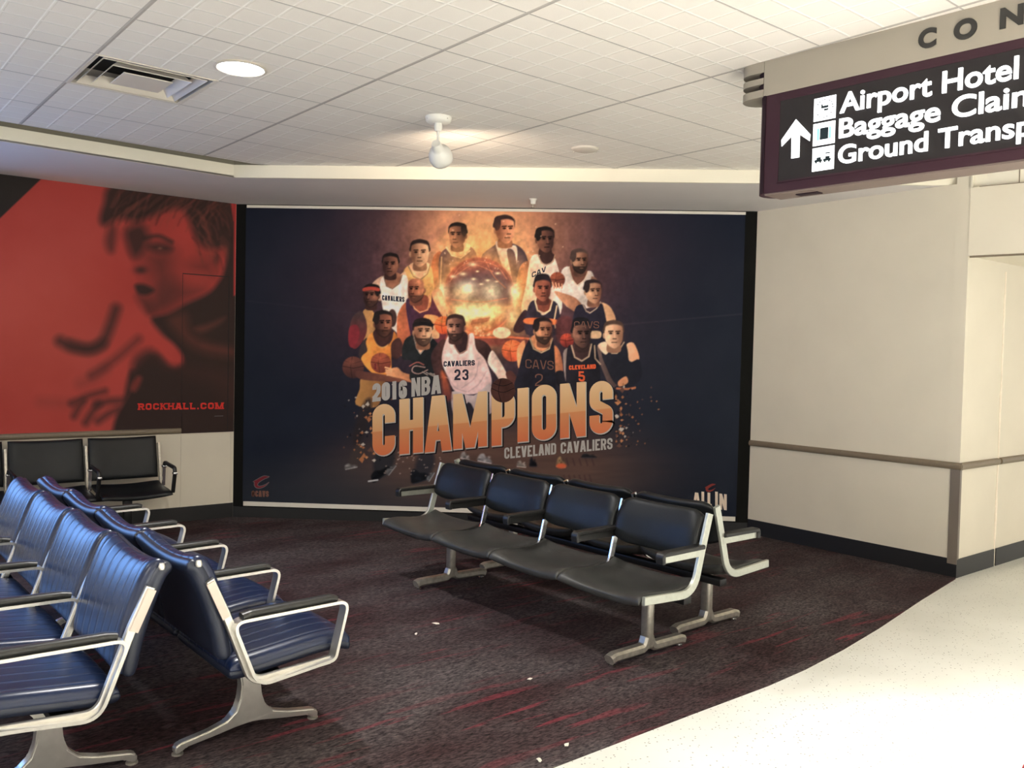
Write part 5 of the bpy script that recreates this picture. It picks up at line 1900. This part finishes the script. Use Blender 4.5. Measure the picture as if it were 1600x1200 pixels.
sobj('case', bullnose(0.02, SLEN, 2.37, 2.835, 0, SDEP), M['plum'], smooth=40)
bm = slab(SO, SD, SN, 0.002, 0.016, 2.372, 2.835, -0.02, 0.004)
sobj('case_joint', bm, M['plum_dark'])
sobj('case_bottom', slab(SO, SD, SN, 0.02, SLEN, 2.362, 2.371, -SDEP + .004, -0.004), M['case_under'])
bm = slab(SO, SD, SN, 0.15, 0.26, 2.358, 2.363, -SDEP * .72, -SDEP * .4)
sobj('access_slot', bm, M['plum_dark'])
fr = slab(SO, SD, SN, 0.085, SLEN, 2.795, 2.803, 0, 0.004)
slab(SO, SD, SN, 0.085, SLEN, 2.412, 2.420, 0, 0.004, fr)
slab(SO, SD, SN, 0.085, 0.093, 2.412, 2.803, 0, 0.004, fr)
sobj('face_frame', fr, M['plum'])
face = sobj('sign_face', slab(SO, SD, SN, 0.093, SLEN, 2.420, 2.795, 0, 0.002), M['sign_face'])
# header: three bands with two recessed slots at the rounded end
core = bullnose(0.00, SLEN, 2.842, CEIL - .002, -0.003, SDEP - .006)
sobj('header_core', core, M['plum_dark'], smooth=40)
hz = [(2.834, 2.868), (2.895, 2.923), (2.950, CEIL)]
bm = bmesh.new()
add_prism(bm, [S_at(s, 0, t) for s, t in ((0.002, 0.003), (SLEN, 0.003), (SLEN, -SDEP - .003), (0.002, -SDEP - .003))], 2.834, CEIL)
header = sobj('header', bm, M['sign_grey'])
for z0, z1 in hz:
    bm = bullnose(-0.062, 0.0, z0, z1, 0.003, SDEP + .006)
    bm2 = bmesh.new()
    r_ = SDEP / 2
    pts = [(0.0, 0.003)] + [(-0.075 + (r_ + .003) * .9 * math.cos(math.pi / 2 + math.pi * k / 12), -r_ + (r_ + .003) * math.sin(math.pi / 2 + math.pi * k / 12)) for k in range(13)] + [(0.0, -SDEP - .003)]
    add_prism(bm2, [S_at(s, 0, t) for s, t in pts], z0, z1)
    bm.free()
    sobj('end_band', bm2, M['sign_grey'], smooth=40)


def font_mesh(text, h, bold, wscale=1.0):
    c = bpy.data.curves.new('lettering_curve', 'FONT')
    c.body = text
    c.size = 1.0
    c.offset = bold
    c.extrude = 0.004 / max(h, 1e-3)
    c.resolution_u = 6
    o = bpy.data.objects.new('lettering_curve', c)
    COL.objects.link(o)
    dg = bpy.context.evaluated_depsgraph_get()
    me = bpy.data.meshes.new_from_object(o.evaluated_get(dg))
    bpy.data.objects.remove(o)
    bpy.data.curves.remove(c)
    return me


def sign_text(name, text, s0, z0, cap_h, width, m, parent, bold=0.022, t=0.004):
    me = font_mesh(text, cap_h, bold)
    co = np.array([v.co[:] for v in me.vertices])
    mn, mx = co.min(0), co.max(0)
    caps = font_mesh('H', cap_h, bold)
    cc = np.array([v.co[:] for v in caps.vertices])
    ch = cc[:, 1].max() - cc[:, 1].min()
    k = cap_h / ch
    kx = width / (mx[0] - mn[0])
    for v in me.vertices:
        p = S_at(s0 + (v.co.x - mn[0]) * kx, z0 + (v.co.y - cc[:, 1].min()) * k, t + (v.co.z * k))
        v.co = p - Vector(sign.location)
    bpy.data.meshes.remove(caps)
    return link(name, me, m, parent)


sign_text('line_lettering', 'Airport Hotel', 0.392, 2.680, 0.088, 0.722, M['lit'], face, 0.017)
sign_text('line_lettering', 'Baggage Claim', 0.392, 2.570, 0.086, 0.800, M['lit'], face, 0.017)
sign_text('line_lettering', 'Ground Transportation', 0.392, 2.455, 0.082, 1.19, M['lit'], face, 0.017)
for ch, s0, s1, z0 in (('C', 0.727, 0.800, 2.880), ('O', 0.868, 0.957, 2.880), ('N', 1.040, 1.124, 2.885), ('C', 1.20, 1.273, 2.885), ('O', 1.345, 1.434, 2.885),
                       ('U', 1.515, 1.60, 2.886), ('R', 1.68, 1.76, 2.886), ('S', 1.835, 1.905, 2.886), ('E', 1.985, 2.05, 2.886)):
    sign_text('header_letter', ch, s0, z0, 0.080, s1 - s0, M['black_letter'], header, 0.048, 0.003)
# arrow
bm = bmesh.new()
for q in ([(0.160, 2.516), (0.200, 2.516), (0.199, 2.655), (0.158, 2.655)], [(0.178, 2.694), (0.179, 2.636), (0.108, 2.580), (0.106, 2.610)], [(0.178, 2.694), (0.252, 2.612), (0.250, 2.582), (0.179, 2.636)]):
    fr_ = [bm.verts.new(S_at(s_, z_, 0.0065)) for s_, z_ in q]
    bk_ = [bm.verts.new(S_at(s_, z_, 0.0020)) for s_, z_ in q]
    bm.faces.new(fr_)
    for k in range(4):
        bm.faces.new((fr_[k], bk_[k], bk_[(k + 1) % 4], fr_[(k + 1) % 4]))
sobj('arrow', bm, M['lit'], None)
# three pictogram tiles
for k, (z0, z1) in enumerate(((2.666, 2.769), (2.555, 2.655), (2.440, 2.545))):
    o = sobj('pictogram', slab(SO, SD, SN, 0.266, 0.371, z0, z1, 0.002, 0.005), M['lit'])
    c = (z0 + z1) / 2
    bm = bmesh.new()
    if k == 0:
        for q in range(20):
            a = 2 * math.pi * q / 20
            if q % 5 == 4:
                continue
            s_, z_ = 0.318 + .040 * math.cos(a), c + .040 * math.sin(a)
            slab(SO, SD, SN, s_ - .004, s_ + .004, z_ - .0015, z_ + .0015, .005, .0058, bm)
        slab(SO, SD, SN, 0.302, 0.336, c + .002, c + .012, .005, .0058, bm)
        slab(SO, SD, SN, 0.302, 0.309, c + .010, c + .020, .005, .0058, bm)
        slab(SO, SD, SN, 0.316, 0.336, c - .010, c - .002, .005, .0058, bm)
        sobj('pictogram_ink', bm, M['icon_ink'], o)
    elif k == 1:
        slab(SO, SD, SN, 0.300, 0.340, c - .026, c + .026, .005, .0058, bm)
        sobj('pictogram_ink', bm, M['icon_ink'], o)
        bm = slab(SO, SD, SN, 0.286, 0.297, c - .028, c + .026, .005, .0058)
        slab(SO, SD, SN, 0.343, 0.353, c - .026, c + .026, .005, .0058, bm)
        sobj('pictogram_tint', bm, M['icon_teal'], o)
    else:
        for s_ in (0.296, 0.338):
            slab(SO, SD, SN, s_ - .018, s_ + .018, c - .012, c - .002, .005, .0058, bm)
            slab(SO, SD, SN, s_ - .008, s_ + .012, c - .002, c + .008, .005, .0058, bm)
            for w_ in (-.010, .010):
                slab(SO, SD, SN, s_ + w_ - .004, s_ + w_ + .004, c - .018, c - .010, .005, .0058, bm)
        slab(SO, SD, SN, 0.330, 0.352, c + .020, c + .025, .005, .0058, bm)
        sobj('pictogram_ink', bm, M['icon_ink'], o)

# ------------------------------------------------------------------ ceiling fittings
ca, sa = math.cos(GA), math.sin(GA)


ctr = gridpt(-2.5, -0.75)
vent = empty('ceiling_vent', (ctr[0], ctr[1], CEIL + 0.042), -GA, 'square stepped air vent in the ceiling at upper left', 'air vent')


def ring_frame(bm, a, b, za, zb):
    """sloping square ring: outer half-size a at za, inner half-size b at zb"""
    o = [bm.verts.new((x * a, y * a, za)) for x, y in ((-1, -1), (1, -1), (1, 1), (-1, 1))]
    i = [bm.verts.new((x * b, y * b, zb)) for x, y in ((-1, -1), (1, -1), (1, 1), (-1, 1))]
    o2 = [bm.verts.new(v.co + Vector((0, 0, 0.004))) for v in o]
    i2 = [bm.verts.new(v.co + Vector((0, 0, 0.004))) for v in i]
    for k in range(4):
        k2 = (k + 1) % 4
        bm.faces.new((o[k], o[k2], i[k2], i[k]))
        bm.faces.new((o2[k], i2[k], i2[k2], o2[k2]))
        bm.faces.new((o[k], o2[k], o2[k2], o[k2]))
        bm.faces.new((i[k], i[k2], i2[k2], i2[k]))


bm = bmesh.new()
add_box(bm, (0, 0, 0.055), (0.60, 0.60, 0.004))
obj('backing', bm, M['dark_void'], vent)
bm = bmesh.new()
ring_frame(bm, 0.305, 0.286, -0.046, -0.044)
for a in range(4):
    c_, s_ = [(1, 0), (0, 1), (-1, 0), (0, -1)][a]
    add_box(bm, (c_ * .295, s_ * .295, 0.005), (.006 if c_ else .59, .006 if s_ else .59, .10))
obj('frame', bm, M['vent'], vent)
for a, b, za, zb in ((0.262, 0.225, -0.006, -0.044), (0.200, 0.160, -0.010, -0.050)):
    bm = bmesh.new()
    ring_frame(bm, a, b, zb, za)
    obj('louver', bm, M['vent'], vent)
bm = bmesh.new()
add_box(bm, (0, 0, -0.050), (0.25, 0.25, 0.006), bevel=0.002)
obj('core_plate', bm, M['vent'], vent)

dl = empty('downlight', (-1.642, -3.556, CEIL), 0, 'round lit recessed downlight in the ceiling tiles', 'ceiling light')
bm = bmesh.new()
add_lathe(bm, [(0.128, 0.0), (0.132, -0.006), (0.118, -0.009), (0.114, -0.004), (0.114, 0.0)], seg=40)
obj('trim_ring', bm, M['vent'], dl, 40)
bm = bmesh.new()
add_lathe(bm, [(0.0, -0.0045), (0.113, -0.0045), (0.113, -0.002), (0.0, -0.002)], seg=40)
obj('lens', bm, M['lamp_lens'], dl)

cd = on_plane(914, 232, np.array([0, 0, CEIL]), np.array([0, 0, 1.0]))
bm = bmesh.new()
add_lathe(bm, [(0.0, -0.016), (0.080, -0.014), (0.092, -0.008), (0.095, 0.0), (0.0, 0.0)], seg=36)
for a in (0.5, 2.6):
    add_box(bm, (0.088 * math.cos(a), 0.088 * math.sin(a), -0.012), (0.012, 0.012, 0.012), bevel=0.002)
o = obj('cover_plate', bm, M['vent'], None, 50)
o.location = tuple(cd)
tag(o, 'small round unlit cover plate on the ceiling right of the spotlight', 'ceiling cover')

# spotlight: canopy, stem, joint, round head with its bulb facing the poster
sp = np.array([-0.752, -2.662])
spot = empty('spotlight', (sp[0], sp[1], CEIL), 0, 'white ceiling spotlight on a short stem shining at the poster', 'spotlight')
bm = bmesh.new()
add_lathe(bm, [(0.0, -0.040), (0.060, -0.038), (0.076, -0.026), (0.080, -0.008), (0.080, 0.0), (0.0, 0.0)], seg=32)
cano = obj('canopy', bm, M['white_enamel'], spot, 45)
bm = bmesh.new()
for a in (0.6, 2.5):
    add_lathe(bm, [(0, -0.016), (0.006, -0.016), (0.006, -0.004), (0, -0.004)], c=(0.070 * math.cos(a), -0.070 * math.sin(a) * 0.6 - .02, -0.006), seg=10)
obj('screw', bm, M['dull_steel'], cano)
bm = bmesh.new()
add_lathe(bm, [(0.0, -0.088), (0.020, -0.085), (0.026, -0.060), (0.024, -0.036), (0.0, -0.036)], seg=20)
add_tube(bm, [(0, 0, -0.08), (0.0, 0, -0.150)], 0.008)
obj('stem', bm, M['white_enamel'], spot, 45)
bm = bmesh.new()
# head axis leans forward and down towards the wall
axd = Vector((0.12, 0.90, -0.42)).normalized()
qd = axd.to_track_quat('Z', 'X')
add_lathe(bm, [(0.0, -0.055), (0.026, -0.052), (0.032, -0.030), (0.033, 0.000), (0.040, 0.008), (0.058, 0.024), (0.070, 0.050), (0.074, 0.080), (0.070, 0.105), (0.062, 0.112), (0.060, 0.090), (0.0, 0.070)], seg=32)
for v in bm.verts:
    v.co = qd @ v.co + Vector((0.0, 0.0, -0.190))
obj('lamp_head', bm, M['white_enamel'], spot, 50)
bm = bmesh.new()
add_lathe(bm, [(0.0, 0.075), (0.056, 0.092), (0.057, 0.104), (0.0, 0.112)], seg=28)
for v in bm.verts:
    v.co = qd @ v.co + Vector((0.0, 0.0, -0.190))
obj('bulb', bm, M['bulb'], spot, 50)
lp = Vector((sp[0], sp[1], CEIL - 0.190)) + axd * 0.125
light('spotlight_beam', 'SPOT', lp, 52, (1.0, 0.80, 0.60), lp + axd, spot_size=math.radians(172), spot_blend=0.9, shadow_soft_size=0.045)

# sprinkler under the soffit
sk = on_plane(833, 311, np.array([0, 0, SOFFIT]), np.array([0, 0, 1.0]))
spr = empty('fire_sprinkler', (sk[0], sk[1], SOFFIT), 0, 'small white fire sprinkler under the soffit above the poster', 'sprinkler')
bm = bmesh.new()
add_lathe(bm, [(0.0, -0.046), (0.020, -0.044), (0.024, -0.012), (0.034, -0.003), (0.034, 0.0), (0.0, 0.0)], seg=20)
obj('escutcheon', bm, M['white_enamel'], spr, 45)
bm = bmesh.new()
add_lathe(bm, [(0.0, -0.074), (0.014, -0.072), (0.014, -0.069), (0.004, -0.067), (0.005, -0.044), (0.0, -0.044)], seg=16)
obj('deflector', bm, M['dull_steel'], spr, 45)

# ------------------------------------------------------------------ litter and the red case at the edge
for k, (x, y, s, lab) in enumerate(((681, 976, .028, 'larger white paper scrap on the carpet left of the black bench'), (650, 992, .022, 'small white paper scrap below the larger one on the carpet'),
                                    (828, 1063, .022, 'thin white scrap lying alone in the middle of the front carpet'), (842, 1190, .022, 'white scrap on the carpet nearest the bottom edge of the photo'),
                                    (885, 1167, .018, 'white scrap on the carpet close beside the cream floor edge'))):
    q = floor_at(x, y)
    bm = bmesh.new()
    n_ = 7
    ring = [bm.verts.new((s * random.uniform(.5, 1.1) * math.cos(2 * math.pi * i / n_), s * .5 * random.uniform(.5, 1.1) * math.sin(2 * math.pi * i / n_), random.uniform(.001, .006))) for i in range(n_)]
    c0 = bm.verts.new((0, 0, .008))
    for i in range(n_):
        bm.faces.new((ring[i], ring[(i + 1) % n_], c0))
    r = bmesh.ops.extrude_face_region(bm, geom=list(bm.faces))
    for e in r['geom']:
        if isinstance(e, bmesh.types.BMVert):
            e.co.z += .0012
    o = obj('paper_scrap', bm, M['paper'])
    o.location = (q[0], q[1], .004)
    o.rotation_euler = (0, 0, random.uniform(0, 3))
    tag(o, lab, 'litter', 'paper scraps on the carpet')

rc_ = on_plane(1582, 1186, np.array([0, 0, 0.27]), np.array([0, 0, 1.0]))
case = empty('suitcase', (rc_[0] + 0.30, rc_[1] - 0.21, 0), math.radians(-6), 'red rounded case cut off by the bottom right corner of the photo', 'suitcase')
bm = bmesh.new()
add_box(bm, (0, 0, 0.17), (0.60, 0.42, 0.24), bevel=0.06, seg=5)
obj('shell', bm, M['red_shell'], case, 40)
bm = bmesh.new()
add_tube(bm, smooth_path([(-.10, 0, .285), (-.09, 0, .315), (.09, 0, .315), (.10, 0, .285)], 5), .010)
obj('handle', bm, M['black_plastic'], case, 40)
for sx in (-1, 1):
    for sy in (-1, 1):
        bm = bmesh.new()
        add_lathe(bm, [(0, -.012), (.024, -.012), (.026, 0), (.024, .012), (0, .012)], c=(sx * .22, sy * .14, .026), seg=16, axis='X')
        add_box(bm, (sx * .22, sy * .14, .045), (.02, .03, .03))
        obj('wheel', bm, M['black_plastic'], case, 40)
